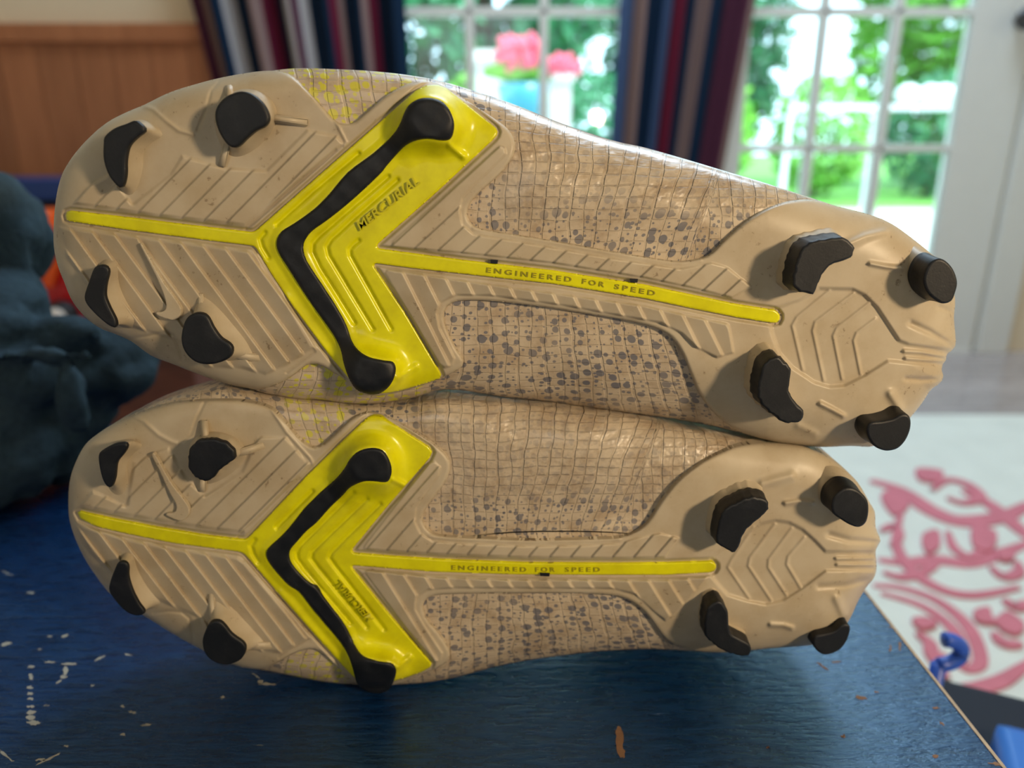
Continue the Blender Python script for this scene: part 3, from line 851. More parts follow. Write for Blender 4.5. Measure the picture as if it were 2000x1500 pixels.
cw = [[(1206, 1420), (1214, 1424), (1219, 1440), (1217, 1462), (1221, 1474), (1214, 1481), (1206, 1470), (1203, 1450), (1203, 1432)], dash(1682, 1363, 26, 9, .15), dash(1712, 1352, 10, 4), dash(1608, 1302, 34, 4, .6), dash(1634, 1293, 24, 3, -.1), dash(1647, 1438, 10, 9),
      dash(1739, 1266, 5, 22), dash(1758, 1264, 6, 24), dash(1890, 1400, 10, 24, -.6), dash(1925, 1440, 12, 22, -.7), dash(1945, 1492, 36, 8, .1), dash(1840, 1413, 14, 5, .6), dash(1827, 1477, 14, 8), dash(1750, 1226, 34, 4, .1), dash(1829, 1383, 16, 4), dash(1500, 1460, 7, 4)]
chips(cw, CHIPW, 'wood_chips')
box('worn_edge', (xr - .0011, yf, TZ - .004), (xr + .0002, yb_, TZ + .0001), simple('worn_edge_wood', rgb(170, 150, 124), .7, .4, 200), tb)
tag(tb, 'low table with chipped glossy dark blue paint under the two football boots', 'table')

# ================================================================== FLEECE
fl = empty('fleece_jacket', (-.30, .45, TZ))
bm = bmesh.new(); rnd = random.Random(5)
def lump(px, py, Y, rx, ry, rd=None):
    c = P(px, py, Y); D = Y / cP; k = D / FPX
    bm_blob(bm, V(c), (rx * k, (rd or rx) * k, ry * k), 24)
for a in ((18, 450, .47, 50, 115, 60), (52, 470, .485, 22, 95, 60), (30, 590, .45, 62, 52, 90), (-60, 520, .47, 70, 130, 90), (50, 720, .44, 150, 105, 130), (190, 725, .45, 92, 78, 80), (225, 700, .46, 66, 55, 70), (40, 870, .42, 120, 130, 120),
          (-110, 780, .42, 170, 240, 130), (120, 800, .44, 100, 90, 100), (60, 960, .41, 66, 60, 80), (-40, 960, .40, 120, 70, 90), (140, 655, .43, 80, 40, 40), (70, 690, .40, 120, 22, 30), (150, 780, .40, 20, 80, 30), (-20, 640, .42, 70, 40, 60)):
    lump(*a)
for v in bm.verts: v.co.z = max(v.co.z, TZ + .0005)
g = from_bm('fleece_body', bm, FLEECE, fl, True)
rm = g.modifiers.new('r', 'REMESH'); rm.mode = 'VOXEL'; rm.voxel_size = 0.0032; rm.use_smooth_shade = True
smm = g.modifiers.new('s', 'SMOOTH'); smm.factor = 0.6; smm.iterations = 8
tx = bpy.data.textures.new('folds', 'CLOUDS'); tx.noise_scale = 0.05; tx.noise_depth = 1
dp = g.modifiers.new('d', 'DISPLACE'); dp.texture = tx; dp.strength = 0.022; dp.mid_level = 0.6; dp.texture_coords = 'GLOBAL'
tx2 = bpy.data.textures.new('wrinkles', 'MARBLE'); tx2.noise_scale = 0.03; tx2.turbulence = 7
d3 = g.modifiers.new('w', 'DISPLACE'); d3.texture = tx2; d3.strength = 0.007; d3.mid_level = 0.5; d3.texture_coords = 'GLOBAL'
tag(fl, 'crumpled dark blue-grey fleece jacket piled on the left of the table', 'jacket')

# ================================================================== BENCH, BIN, TOY
DARKW = mat_wood('dark_bench_wood', rgb(92, 48, 34), rgb(120, 66, 46), (3, 20, 20), 0.5)
bn = empty('storage_bench', (-1.2, 1.8, 0)); BZ = CZ - .36
box('bench_top', (-1.69, 1.35, BZ - .03), (-.60, 2.18, BZ), DARKW, bn, bev=.004)
box('bench_front', (-1.67, 1.38, .0), (-.62, 1.41, BZ - .03), DARKW, bn, bev=.002)
box('bench_side', (-.65, 1.41, 0), (-.62, 2.16, BZ - .03), DARKW, bn, bev=.002)
box('bench_side', (-1.67, 1.41, 0), (-1.64, 2.16, BZ - .03), DARKW, bn, bev=.002)
tag(bn, 'dark reddish wooden bench against the back wall behind the fleece', 'bench')
BLUE = simple('blue_plastic', rgb(18, 60, 130), 0.4, .08, 10)
DKB = simple('dark_navy_fabric', rgb(14, 24, 40), 0.8, .15, 60, bump=.2)
bi = empty('storage_bin', (-1.35, 2.05, BZ)); z1 = float(P(90, 350, 1.95)[2]); z2 = float(P(90, 392, 1.95)[2])
box('bin_body', (-1.66, 1.96, BZ), (-1.02, 2.16, z2 + .005), DKB, bi, bev=.01)
box('bin_rim', (-1.68, 1.94, z2), (-1.0, 2.17, z1), BLUE, bi, bev=.008)
tag(bi, 'dark storage bin with a bright blue rim on the bench', 'bin')
REDP = simple('glossy_red_plastic', rgb(190, 10, 24), 0.3, .06, 10, coat=.4); ORG = simple('orange_plastic', rgb(235, 90, 20), 0.35, .06, 10)
ty = empty('toy_car', (-.95, 1.55, BZ)); q = P(85, 500, 1.5)
bm = bmesh.new(); a = P(20, 575, 1.5); b = P(150, 455, 1.5)
bm_box(bm, (a[0], 1.462, BZ + .022), (b[0], 1.62, b[2]), .012)
from_bm('car_body', bm, REDP, ty, True)
a = P(40, 460, 1.5); b = P(110, 412, 1.5); box('cab', (a[0], 1.47, a[2]), (b[0], 1.6, b[2]), ORG, ty, bev=.012, smooth=True)
a = P(82, 560, 1.445); b = P(118, 505, 1.445)
bm = bmesh.new(); vv = [bm.verts.new((x_, y_, z_)) for y_ in (1.44, 1.452) for x_, z_ in ((a[0], a[2]), (a[0] + .02, a[2]), (b[0], b[2]), (b[0] - .02, b[2]))]
for f in ((0, 1, 2, 3), (4, 5, 6, 7), (0, 1, 5, 4), (1, 2, 6, 5), (2, 3, 7, 6), (3, 0, 4, 7)): bm.faces.new([vv[i] for i in f])
from_bm('stripe', bm, ORG, ty)
for px in (30, 116):
    c = V(P(px, 556, 1.46)); c.z = BZ + .032
    bm = bmesh.new(); bm_tube(bm, [(c.x, 1.43, c.z), (c.x, 1.46, c.z)], .031, 24); w_ = from_bm('wheel', bm, BLK, ty, True)
    bm = bmesh.new(); bm_blob(bm, Vector((c.x, 1.428, c.z)), (.021, .01, .021)); from_bm('hubcap', bm, simple('hub_silver', rgb(225, 215, 205), .3, .03), w_, True)
tag(ty, 'red and orange toy car with silver hubcap on the bench behind the fleece', 'toy')

# blue loop and crate beyond the table edge; their joining is made up
BL2 = simple('bright_blue_plastic', rgb(34, 110, 200), 0.35, .06, 10)
c = PZ(1858, 1274, 0.36)
bm = bmesh.new(); pts = []
for k in range(17):
    a = math.pi * (k / 16) ; pts.append(c + Vector((-.006 + .012 * math.sin(a), 0, .009 * math.cos(a))))
bm_tube(bm, pts, .0045, 12); bm_tube(bm, [pts[-1], pts[-1] + Vector((-.004, 0, -.32))], .0045, 12)
hoop = from_bm('blue_loop', bm, simple('cobalt_blue_plastic', rgb(50, 90, 190), .35, .05), None, True)
a = PZ(1950, 1462, 0.30); bx = empty('plastic_crate', (a.x + .1, a.y, RUGZ))
box('crate_lid', (a.x - .008, a.y - .19, .27), (a.x + .22, a.y - .022, .30), BL2, bx, bev=.008, smooth=True)
box('crate_body', (a.x - .03, a.y - .15, RUGZ + .001), (a.x + .21, a.y + .055, .268), DKB, bx, bev=.006)
bx.rotation_euler.z = -0.42; bx.location.x += .02
hoop.parent = bx; hoop.matrix_parent_inverse = (Matrix.Translation(bx.location) @ Matrix.Rotation(-0.42, 4, 'Z')).inverted()
tag(bx, 'blue-lidded dark crate with a blue loop joined to it, on the rug at the bottom right corner', 'crate')
# ================================================================== FOOTBALL BOOTS
def swap(pl): return [tuple(p) for p in pl]
def make_height(cfg, is_insert):
    ins = A_(cfg['insert_s']); bar = cfg['bar_s']
    def knob(X):
        w = np.zeros(len(X))
        for (cx, cy, r0, r1) in cfg['knobs']:
            d = np.hypot(X[:, 0] - cx, X[:, 1] - cy); w = np.maximum(w, 1 - ss(d, r0, r1))
        return w
    def f(X):
        h = np.zeros(len(X))
        if is_insert:
            h -= 0.0001
            for ln in cfg['ygroove']:
                d = ld(X, ln, 24)
                h -= 0.0010 * np.exp(-(d / 4.0) ** 2)
            for ln in cfg['ystep']:      # terraces stepping down away from the bar
                pass
            d = -sdf_box(X, bar, 120, -1e3)
            k = knob(X)
            h += k * 0.0064 * (1 - ss(d, 1, 46)) + (1 - ss(d, 0, 16)) * 0.0008
            for ln, w, a in cfg['yridge']:
                h += a * np.exp(-(ld(X, ln, 40) / w) ** 2)
            return h
        # soleplate
        di = sdf_box(X, ins, 16, -1e3)
        wi = ss(di, -9, -3)                       # recess that holds the yellow insert
        for (poly, q, pitch, slope, amp, edge, lift) in cfg['panels']:
            d = sdf_box(X, poly, 6, -1e3)
            m = ss(d, 0, edge)
            if q is None:
                h += lift * m; continue
            # position along the strip of the rib passing through the point
            (x0, y0), (x1, y1) = q                # line on which the pitch is measured
            ux, uy = x1 - x0, y1 - y0
            dx, dy = slope                        # rib direction
            det = ux * dy - uy * dx
            s_ = ((X[:, 0] - x0) * dy - (X[:, 1] - y0) * dx) / det
            s_ = s_ * math.hypot(ux, uy) / pitch
            fr = s_ - np.floor(s_)
            if amp > 0: saw = ss(fr, 0, 0.10) * (1 - fr)       # riser, then gentle fall
            else: saw = np.where(fr < 0.84, fr / 0.84, 1 - ss(fr, 0.84, 0.99)) * 0.9   # gentle rise, sharp drop
            h += m * (lift + abs(amp) * saw)
        for ln, w, a in cfg['lines']:
            h += a * np.exp(-(ld(X, ln, 5 * w) / w) ** 2)
        for poly, w, a in cfg['basins']:
            h += a * ss(sdf_box(X, poly, 4, -1e3), -w * 0.5, w)
        h = h - 0.0013 * wi
        h = np.where(di > 6, -0.0016, h)
        return h
    f.knob = knob
    return f

def build_boot(cfg):
    root = empty('football_boot', cfg['origin'])
    tag(root, cfg['label'], 'shoe')
    S_ = Shoe(cfg['F'], cfg['sil'], cfg['Rk'], cfg['Dk'], root)
    cfg['insert_s'] = resample_closed(A_(cfg['insert']), 520)
    cfg['bar_s'] = smooth_closed(cfg['bar'], 3)
    plate = resample_closed(smooth_closed(cfg['plate'], 3), 420)
    hp = make_height(cfg, False); hy = make_height(cfg, True)
    S_.upper(cfg['upper_mat'], cfg['Hk'])
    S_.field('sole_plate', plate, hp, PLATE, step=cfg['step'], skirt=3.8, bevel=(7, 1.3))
    S_.field('chevron_insert', A_(cfg['insert_s']), hy, YEL, step=cfg['step'], skirt=1.6, bevel=(3.5, 0.5))
    def hb(X):
        d = sdf(X, cfg['bar_s'])
        n = np.sin(X[:, 0] * .11) * np.sin(X[:, 1] * .13) * 0.00012
        return 0.0017 + 0.0063 * hy.knob(X) + n
    S_.field('traction_bar', cfg['bar_s'], hb, BLK, step=2.0, skirt=2.2, bevel=(7, 0.7))
    for a in cfg['studs']:
        S_.stud(**a)
    lg = smooth_closed(cfg['logo'], 3); hl = float(hp(lg).max()) + 0.0013; S_.field('curved_tick_emblem', lg, lambda X: np.full(len(X), hl), PLATE, step=1.2, skirt=1.4, bevel=(1.6, 0.25))
    for a in cfg['texts']:
        a = dict(a); a['h0'] = hy; S_.text(**a)
    for (x, y, w) in cfg['holes']:
        S_.slab('drain_plug', [(x - w / 2, y - 4), (x + w / 2, y - 3), (x + w / 2 - 1, y + 4), (x - w / 2 + 1, y + 3)], 0.0, 0.0004, BLK, n=1)
    # knitted ankle collar with its opening, at the far side
    xs = cfg['collar']
    bm = bmesh.new()
    c0 = V(P(xs[0], xs[1], cfg['F'] + 0.062)); n = 40; prev = None
    for j, (dy, sc) in enumerate(((0, 1.0), (.012, .93), (.026, .86), (.034, .84), (.036, .80), (.030, .78), (.0, .76))):
        ring = [bm.verts.new((c0.x + math.cos(2 * math.pi * k / n) * .052 * sc, c0.y + dy, c0.z + math.sin(2 * math.pi * k / n) * .030 * sc)) for k in range(n)]
        if prev:
            for k in range(n): bm.faces.new((prev[k], prev[(k + 1) % n], ring[(k + 1) % n], ring[k]))
        prev = ring
    bm.faces.new(prev)
    from_bm('ankle_collar', bm, simple('pale_knit', rgb(200, 190, 175), .9, .1, 300, bump=.4), root, True)
    return S_

# ---------------------------------------------------------------- upper boot in the stack
A = dict(F=0.233, origin=(0, 0.25, CZ - 0.06), step=2.0,
    label='upper football boot, beige sole with tick emblem in its lower toe half',
    Rk=[(100, 62), (500, 50), (850, 55), (1100, 150), (1350, 140), (1500, 95), (1870, 80)],
    Dk=[(100, 8), (500, 9), (850, 10), (1100, 17), (1350, 17), (1500, 13), (1870, 10)],
    Hk=[(100, 38), (500, 52), (850, 66), (1200, 80), (1500, 88), (1870, 78)],
    collar=(1420, 560))
A['sil'] = [(106,436),(110,390),(119,349),(135,317),(165,280),(205,243),(245,221),(283,205),(330,182),(380,166),(430,153),(491,141),(530,136),(560,132),(600,131),(650,133),(700,135),(740,138),(794,144),(860,156),(950,183),(1010,204),(1100,240),(1200,273),(1260,286),(1350,312),(1440,339),(1500,357),(1590,386),(1640,402),(1695,418),(1740,436),(1785,468),(1818,495),(1845,520),(1860,560),(1866,590),(1863,620),(1866,668),(1862,682),(1849,692),(1847,707),(1838,716),(1842,737),(1834,750),(1817,762),(1801,787),(1776,818),(1745,850),(1704,872),(1665,871),(1605,873),(1545,868),(1500,862),(1440,846),(1350,825),(1200,804),(1080,787),(980,776),(905,765),(854,764),(815,777),(770,786),(725,791),(680,790),(620,782),(590,782),(530,773),(500,765),(482,758),(440,749),(380,728),(335,710),(296,695),(257,667),(224,652),(194,640),(164,617),(140,586),(125,550),(113,520),(105,481)]
A['plate'] = [(105,436),(109,390),(118,349),(134,317),(164,279),(205,242),(245,220),(283,204),(330,181),(380,165),(430,152),(491,141),(530,138),(556,142),(577,154),(601,179),(627,206),(653,236),(666,241),(680,242),(694,238),(710,225),(755,186),(788,167),(812,160),(839,159),(866,168),(914,198),(965,231),(993,253),(1006,279),(1003,302),(988,326),(966,350),(935,377),(917,399),(912,420),(921,438),(945,449),(1010,459),(1100,474),(1200,492),(1290,507),(1330,511),(1362,507),(1388,496),(1416,468),(1455,435),(1480,418),(1505,405),(1530,396),(1560,391),(1590,391),(1640,404),(1695,418),(1740,436),(1785,468),(1818,495),(1845,520),(1860,560),(1866,590),(1863,620),(1867,668),(1862,682),(1849,692),(1847,707),(1838,716),(1843,737),(1834,750),(1817,762),(1801,787),(1776,818),(1745,850),(1704,872),(1665,871),(1605,873),(1545,868),(1500,860),(1452,846),(1425,832),(1400,812),(1380,790),(1362,762),(1347,725),(1333,690),(1313,660),(1284,642),(1230,627),(1140,612),(1050,598),(960,588),(905,587),(882,592),(870,603),(867,622),(874,646),(890,680),(905,703),(904,714),(890,725),(860,739),(830,751),(785,765),(750,772),(728,773),(707,768),(690,757),(668,737),(650,727),(632,716),(614,710),(597,714),(572,734),(539,752),(506,760),(482,758),(440,749),(380,728),(335,710),(296,695),(257,667),(224,652),(194,640),(164,617),(140,586),(125,550),(113,520),(105,481)]
A['insert'] = [(128,421),(130,414),(136,411),(250,424),(380,440),(490,453),(499,451),(680,292),(812,177),(830,167),(854,165),(872,172),(968,249),(973,260),(964,272),(848,380),(735,479),(736,485),(900,507),(1080,528),(1260,556),(1350,575),(1440,594),(1512,605),(1522,611),(1524,620),(1520,629),(1510,631),(1440,620),(1350,602),(1260,583),(1080,554),(950,540),(800,523),(731,514),(729,519),(790,610),(862,731),(860,739),(830,749),(790,761),(758,768),(720,768),(692,752),(678,735),(640,690),(575,602),(530,535),(500,484),(494,480),(380,466),(250,449),(136,432),(130,430)]
A['bar'] = [(800,204),(818,193),(839,191),(860,196),(875,210),(885,231),(887,250),(881,270),(866,275),(839,271),(815,274),(794,283),(776,300),(755,324),(740,342),(692,387),(656,417),(632,435),(611,450),(598,465),(592,483),(599,510),(629,556),(656,598),(677,637),(686,664),(700,685),(722,698),(749,704),(767,707),(773,721),(768,742),(755,760),(737,770),(716,769),(695,760),(681,738),(671,709),(665,682),(650,652),(620,610),(593,571),(562,522),(544,493),(540,472),(550,452),(575,436),(614,408),(644,378),(680,336),(728,300),(761,270),(779,246),(790,219)]
A['knobs'] = [(842,232,30,110), (726,735,28,100)]
A['ygroove'] = [[(758,345),(690,402),(622,462),(611,475),(610,492),(626,525),(692,631)], [(776,352),(690,427),(646,468),(638,482),(642,500),(728,643)], [(700,470),(690,478),(683,487),(684,500),(764,643)],
    [(517,455),(508,467),(512,483),(524,503)], [(700,300),(610,375),(540,438)]]
A['ystep'] = []
A['yridge'] = [([(812,600 - 600 + 208),(868,300)], 3, 0.0), ([(560,585),(600,640),(632,680)], 9, 0.0007), ([(880,285),(905,305)], 7, 0.0014), ([(778,738),(812,716)], 6, 0.0010)]
strip = ((130,432),(500,478)); stripT = ((130,408),(490,450))
A['panels'] = [
    # polygon, pitch line, pitch, rib direction, amplitude, edge, lift
    ([(136,400),(170,360),(215,335),(260,395),(330,340),(355,300),(440,325),(520,330),(600,250),(660,262),(676,282),(480,444),(300,424)], stripT, 43.5, (1,-1.02), 0.0012, 9, 0.0003),
    ([(112,440),(126,441),(250,456),(490,487),(504,493),(560,580),(618,680),(600,692),(560,715),(520,735),(470,722),(400,720),(380,680),(320,660),(250,640),(225,610),(170,560),(128,500)], strip, 43.6, (1,1.36), -0.0016, 9, 0.0002),
    ([(763,483),(766,470),(975,283),(988,288),(990,301),(926,364),(905,388),(900,410),(904,437),(925,456),(1010,470),(1200,504),(1330,524),(1390,512),(1420,520),(1470,560),(1430,583),(1350,563),(1260,544),(1080,515),(900,495)], ((760,483),(1420,585)), 43.5, (1,-0.92), 0.0010, 4, 0.0004),
    ([(749,532),(757,525),(950,553),(1260,596),(1350,616),(1425,632),(1435,690),(1400,700),(1360,680),(1330,652),(1290,632),(1100,598),(960,579),(890,578),(862,592),(855,612),(860,640),(890,700),(885,716),(868,720),(852,710)], ((750,529),(1425,631)), 42.5, (1,2.0), -0.0014, 4, 0.0004),
]
A['lines'] = [
    ([(283,207),(300,214),(325,236),(350,255),(375,262)], 4, 0.0005), ([(430,156),(412,178),(402,215),(385,255)], 3, -0.0004),
    ([(252,662),(290,656),(322,648),(338,655),(352,685),(355,700)], 3, -0.0005),
    ([(585,150),(618,185),(650,225),(676,277),(672,286)], 3, 0.0005), ([(655,293),(480,447)], 2.6, -0.0006), ([(668,290),(492,446)], 2.0, 0.0004),
    ([(925,446),(1010,460),(1200,494),(1330,513),(1368,508)], 3, 0.0004), ([(505,497),(560,585),(618,685)], 2.5, 0.0006),
    ([(618,685),(560,728)], 2.4, -0.0005),
    ([(1620,568),(1557,620),(1548,636),(1568,722)], 3.0, 0.00055), ([(1668,573),(1593,629),(1588,646),(1609,743)], 3.0, 0.00055), ([(1698,592),(1635,641),(1628,656),(1645,740)], 3.0, 0.00055), ([(1710,623),(1674,650),(1668,665),(1681,730)], 3.0, 0.00055),
    ([(1767,686),(1800,688),(1851,697)], 4, 0.0012), ([(1770,700),(1850,706)], 4, 0.0012),
    ([(1780,632),(1815,648),(1862,676)], 6, -0.0012), ([(1770,740),(1800,742),(1838,740)], 5, -0.0010),
    ([(1700,515),(1730,521),(1760,525)], 4, 0.0013), ([(1603,789),(1625,800),(1647,812)], 5, 0.0013), ([(1740,770),(1760,800)], 9, 0.0016),
    ([(1655,478),(1690,462),(1730,452)], 8, 0.0014), ([(1560,832),(1592,848)], 8, 0.0008),
    ([(1835,600),(1862,612)], 6, -0.0009)]
A['basins'] = [([(1498,606),(1506,650),(1520,690),(1545,718),(1590,748),(1620,757),(1650,755),(1690,735),(1735,706),(1870,722),(1870,684),(1775,671),(1757,664),(1738,635),(1715,600),(1690,575),(1665,563),(1600,562),(1560,585)], 6, -0.0013)]
A['studs'] = [
    dict(tip=[(204,280),(206,268),(224,253),(248,244),(263,238),(272,244),(280,254),(266,265),(251,280),(245,295),(242,316),(242,340),(236,364),(224,355),(212,337),(204,310)], hs=0.0085,
         base=[(204,282),(218,258),(245,240),(275,232),(303,244),(322,264),(300,280),(284,300),(282,330),(272,365),(257,384),(236,376),(214,345),(205,310)], cap=.82),
    dict(tip=[(422,229),(425,211),(440,193),(464,182),(485,184),(506,199),(518,217),(522,232),(515,244),(497,253),(479,268),(464,283),(452,285),(440,274),(428,253)], hs=0.0095,
         base=[(416,232),(424,200),(446,180),(478,172),(512,178),(536,200),(542,228),(530,262),(505,290),(478,306),(452,308),(432,292),(420,262)], cap=.8,
         fins=[(450,195,446,166,9,.0045), (515,228,602,240,9,.0030), (444,280,432,326,9,.0035)]),
    dict(tip=[(209,532),(206,523),(197,520),(185,526),(176,550),(167,577),(170,592),(185,610),(206,629),(221,638),(224,634),(221,622),(209,598),(202,577),(204,553)], hs=0.0085,
         base=[(198,508),(212,500),(228,506),(237,525),(240,558),(258,598),(280,630),(262,642),(236,641),(210,626),(188,606),(178,585),(186,550)], cap=.84),
    dict(tip=[(356,661),(362,631),(374,617),(392,614),(404,622),(413,640),(428,661),(446,673),(451,683),(446,697),(428,706),(404,710),(380,704),(362,685)], hs=0.0095,
         base=[(388,578),(400,574),(420,588),(455,618),(482,650),(498,680),(506,696),(480,704),(440,706),(405,704),(376,690),(368,650),(378,610)], cap=.84,
         fins=[(440,690,512,700,9,.0040), (395,622,390,572,8,.004)]),
    dict(tip=[(1542,554),(1545,533),(1557,497),(1572,477),(1605,468),(1644,465),(1662,476),(1668,486),(1662,500),(1644,509),(1620,516),(1608,527),(1599,542),(1590,560),(1582,579),(1572,576),(1554,573),(1542,563)], hs=0.0115, cap=.45, grow=1.28, face=.93, ragged=1.0),
    dict(tip=[(1806,545),(1815,520),(1830,508),(1845,511),(1860,527),(1868,551),(1864,572),(1857,587),(1842,591),(1827,583),(1812,568)], hs=0.0125, cap=.42, grow=1.35),
    dict(tip=[(1482,764),(1485,740),(1494,713),(1515,700),(1527,707),(1542,720),(1542,734),(1539,758),(1545,776),(1557,794),(1568,803),(1566,818),(1554,824),(1536,825),(1518,815),(1494,794),(1483,779)], hs=0.0115, cap=.5, grow=1.28, ragged=1.0),
    dict(tip=[(1695,842),(1700,828),(1722,825),(1745,820),(1760,812),(1772,812),(1777,821),(1776,839),(1767,860),(1752,875),(1731,879),(1712,872),(1700,858)], hs=0.0125, cap=.42, grow=1.3)]
A['logo'] = [(273.5,475),(278,479),(296,511),(320,553),(344,586),(354,604),(351.5,617),(341,625),(326,623),(308,616),(305,610),(311,610),(320,607),(324.5,598),(321,580),(308,547),(290,511),(275,482)]
A['texts'] = [dict(body='MERCURIAL', p0=(704,451), p1=(822,357), hpx=18, h0=0.0001, th=0.0009, mat=YEL, shear=0.2),
              dict(body='ENGINEERED', p0=(950,532), p1=(1116,551), hpx=10, h0=-0.0001, th=0.0003, mat=None, spacing=1.5),
              dict(body='FOR', p0=(1137,554), p1=(1180,561), hpx=10, h0=-0.0001, th=0.0003, mat=None, spacing=1.5),
              dict(body='SPEED', p0=(1200,564), p1=(1279,578), hpx=10, h0=-0.0001, th=0.0003, mat=None, spacing=1.5)]
A['holes'] = [(965, 511, 15), (1238, 548, 16)]

# ---------------------------------------------------------------- lower boot
B = dict(F=0.2335, origin=(0, 0.25, CZ - 0.15), step=2.0,
    label='lower football boot, beige sole with tick emblem in its upper toe half',
    Rk=[(130, 60), (480, 48), (850, 52), (1000, 110), (1300, 110), (1450, 90), (1720, 75)],
    Dk=[(130, 8), (480, 9), (850, 10), (1000, 14), (1300, 14), (1450, 13), (1720, 10)],
    Hk=[(130, 38), (500, 52), (850, 66), (1100, 78), (1400, 86), (1720, 76)],
    collar=(1300, 1050))
B['sil'] = [(134.5,1004),(134,968),(137.5,935),(148,902),(166,869),(190,848),(220,828),(250,812),(268,802),(310,783),(370,765),(424,755),(460,757),(520,768),(600,779),(700,789),(780,786),(850,776),(880,775),(960,779),(1100,793),(1300,825),(1440,853),(1500,863),(1565,870),(1610,886),(1646,913),(1676,943),(1697,979),(1709,1000),(1710,1030),(1720,1054),(1716,1064),(1710,1075),(1712,1108),(1707,1129),(1694,1144),(1676,1174),(1661,1207),(1640,1235),(1610,1252),(1580,1261),(1508,1266),(1460,1271),(1370,1274),(1320,1272),(1260,1270),(1180,1274),(1100,1282),(1040,1290),(980,1302),(920,1318),(860,1330),(800,1338),(730,1342),(660,1336),(600,1328),(540,1318),(493,1308),(448,1297),(400,1273),(355,1249),(310,1222),(280,1203),(250,1188),(214,1160),(184,1121),(160,1082),(142,1040),(136,1015)]
B['plate'] = [(134,1004),(133.6,968),(137,935),(148,902),(166,869),(190,848),(220,830),(250,815),(286,801),(322,790),(370,783),(445,781),(490,785),(526,795),(550,815),(577,848),(598,868),(613,874),(628,870),(645,857),(670,833),(690,815),(708,808),(732,806),(756,814),(810,844),(855,874),(875,895),(879,913),(872,937),(849,970),(830,997),(825,1018),(836,1036),(855,1045),(900,1049),(960,1052),(1035,1055),(1150,1053),(1205,1050),(1240,1039),(1266,1019),(1294,976),(1330,934),(1378,898),(1420,878),(1445,870),(1505,862),(1565,870),(1610,886),(1646,913),(1676,943),(1697,979),(1709,1000),(1710,1030),(1720,1054),(1716,1064),(1710,1075),(1712,1108),(1707,1129),(1694,1144),(1676,1174),(1661,1207),(1640,1235),(1610,1252),(1580,1261),(1508,1266),(1460,1271),(1405,1275),(1350,1270),(1320,1260),(1297,1245),(1279,1221),(1255,1191),(1225,1171),(1195,1163),(1120,1159),(1000,1159),(910,1160),(855,1162),(834,1169),(826,1184),(833,1208),(853,1232),(871,1257),(879,1277),(874,1292),(855,1304),(812,1322),(785,1334),(750,1340),(715,1338),(692,1330),(668,1310),(645,1290),(628,1274),(610,1268),(592,1270),(568,1279),(535,1298),(500,1307),(448,1296),(400,1272),(355,1248),(310,1221),(280,1202),(250,1188),(214,1159),(184,1120),(160,1081),(142,1039),(135,1012)]
B['insert'] = [(151,1001),(157,998),(172,1002),(220,1013),(310,1030),(400,1045),(475,1054),(484,1051),(600,928),(714,818),(726,811),(744,813),(839,874),(844,884),(838,896),(760,985),(687,1074),(688,1080),(760,1086),(870,1093),(1030,1099),(1210,1100),(1300,1099),(1388,1096),(1397,1100),(1400,1106),(1397,1114),(1388,1118),(1300,1123),(1150,1123),(1000,1122),(850,1117),(760,1110),(687,1104),(686,1108),(760,1200),(843,1295),(842,1302),(825,1312),(790,1325),(755,1334),(715,1334),(690,1322),(655,1285),(606,1230),(540,1155),(478,1083),(470,1078),(340,1061),(250,1043),(190,1029),(158,1014)]
B['bar'] = [(672,916),(684,896),(702,881),(726,875),(747,880),(760,898),(765,917),(762,934),(753,942),(729,940),(708,941),(684,952),(669,968),(645,991),(618,1021),(600,1036),(580,1058),(566,1076),(567,1096),(582,1117),(600,1135),(618,1148),(636,1172),(669,1214),(684,1241),(696,1268),(711,1283),(738,1292),(763,1295),(774,1307),(770,1328),(759,1347),(738,1355),(711,1348),(697,1334),(690,1310),(681,1283),(666,1256),(636,1220),(606,1184),(585,1157),(564,1143),(543,1121),(524,1096),(520,1079),(530,1065),(552,1045),(573,1021),(594,994),(627,961),(654,937)]
B['knobs'] = [(722,908,28,100), (732,1322,28,96)]
B['ygroove'] = [[(690,962),(630,1022),(586,1066),(579,1078),(580,1092),(596,1114),(684,1217)], [(716,975),(640,1048),(610,1078),(607,1090),(620,1108),(716,1225)], [(742,985),(676,1050),(647,1080),(643,1090),(654,1106),(750,1229)], [(497,1055),(490,1066),(494,1082),(504,1098)], [(610,960),(540,1030)]]
B['ystep'] = []
B['yridge'] = [([(548,1158),(600,1220),(650,1275)], 9, 0.0007), ([(770,938),(795,950)], 6, 0.0014), ([(778,1302),(800,1284)], 6, 0.0012)]
stB = ((190,1030),(472,1076)); stBT = ((175,1000),(475,1052))
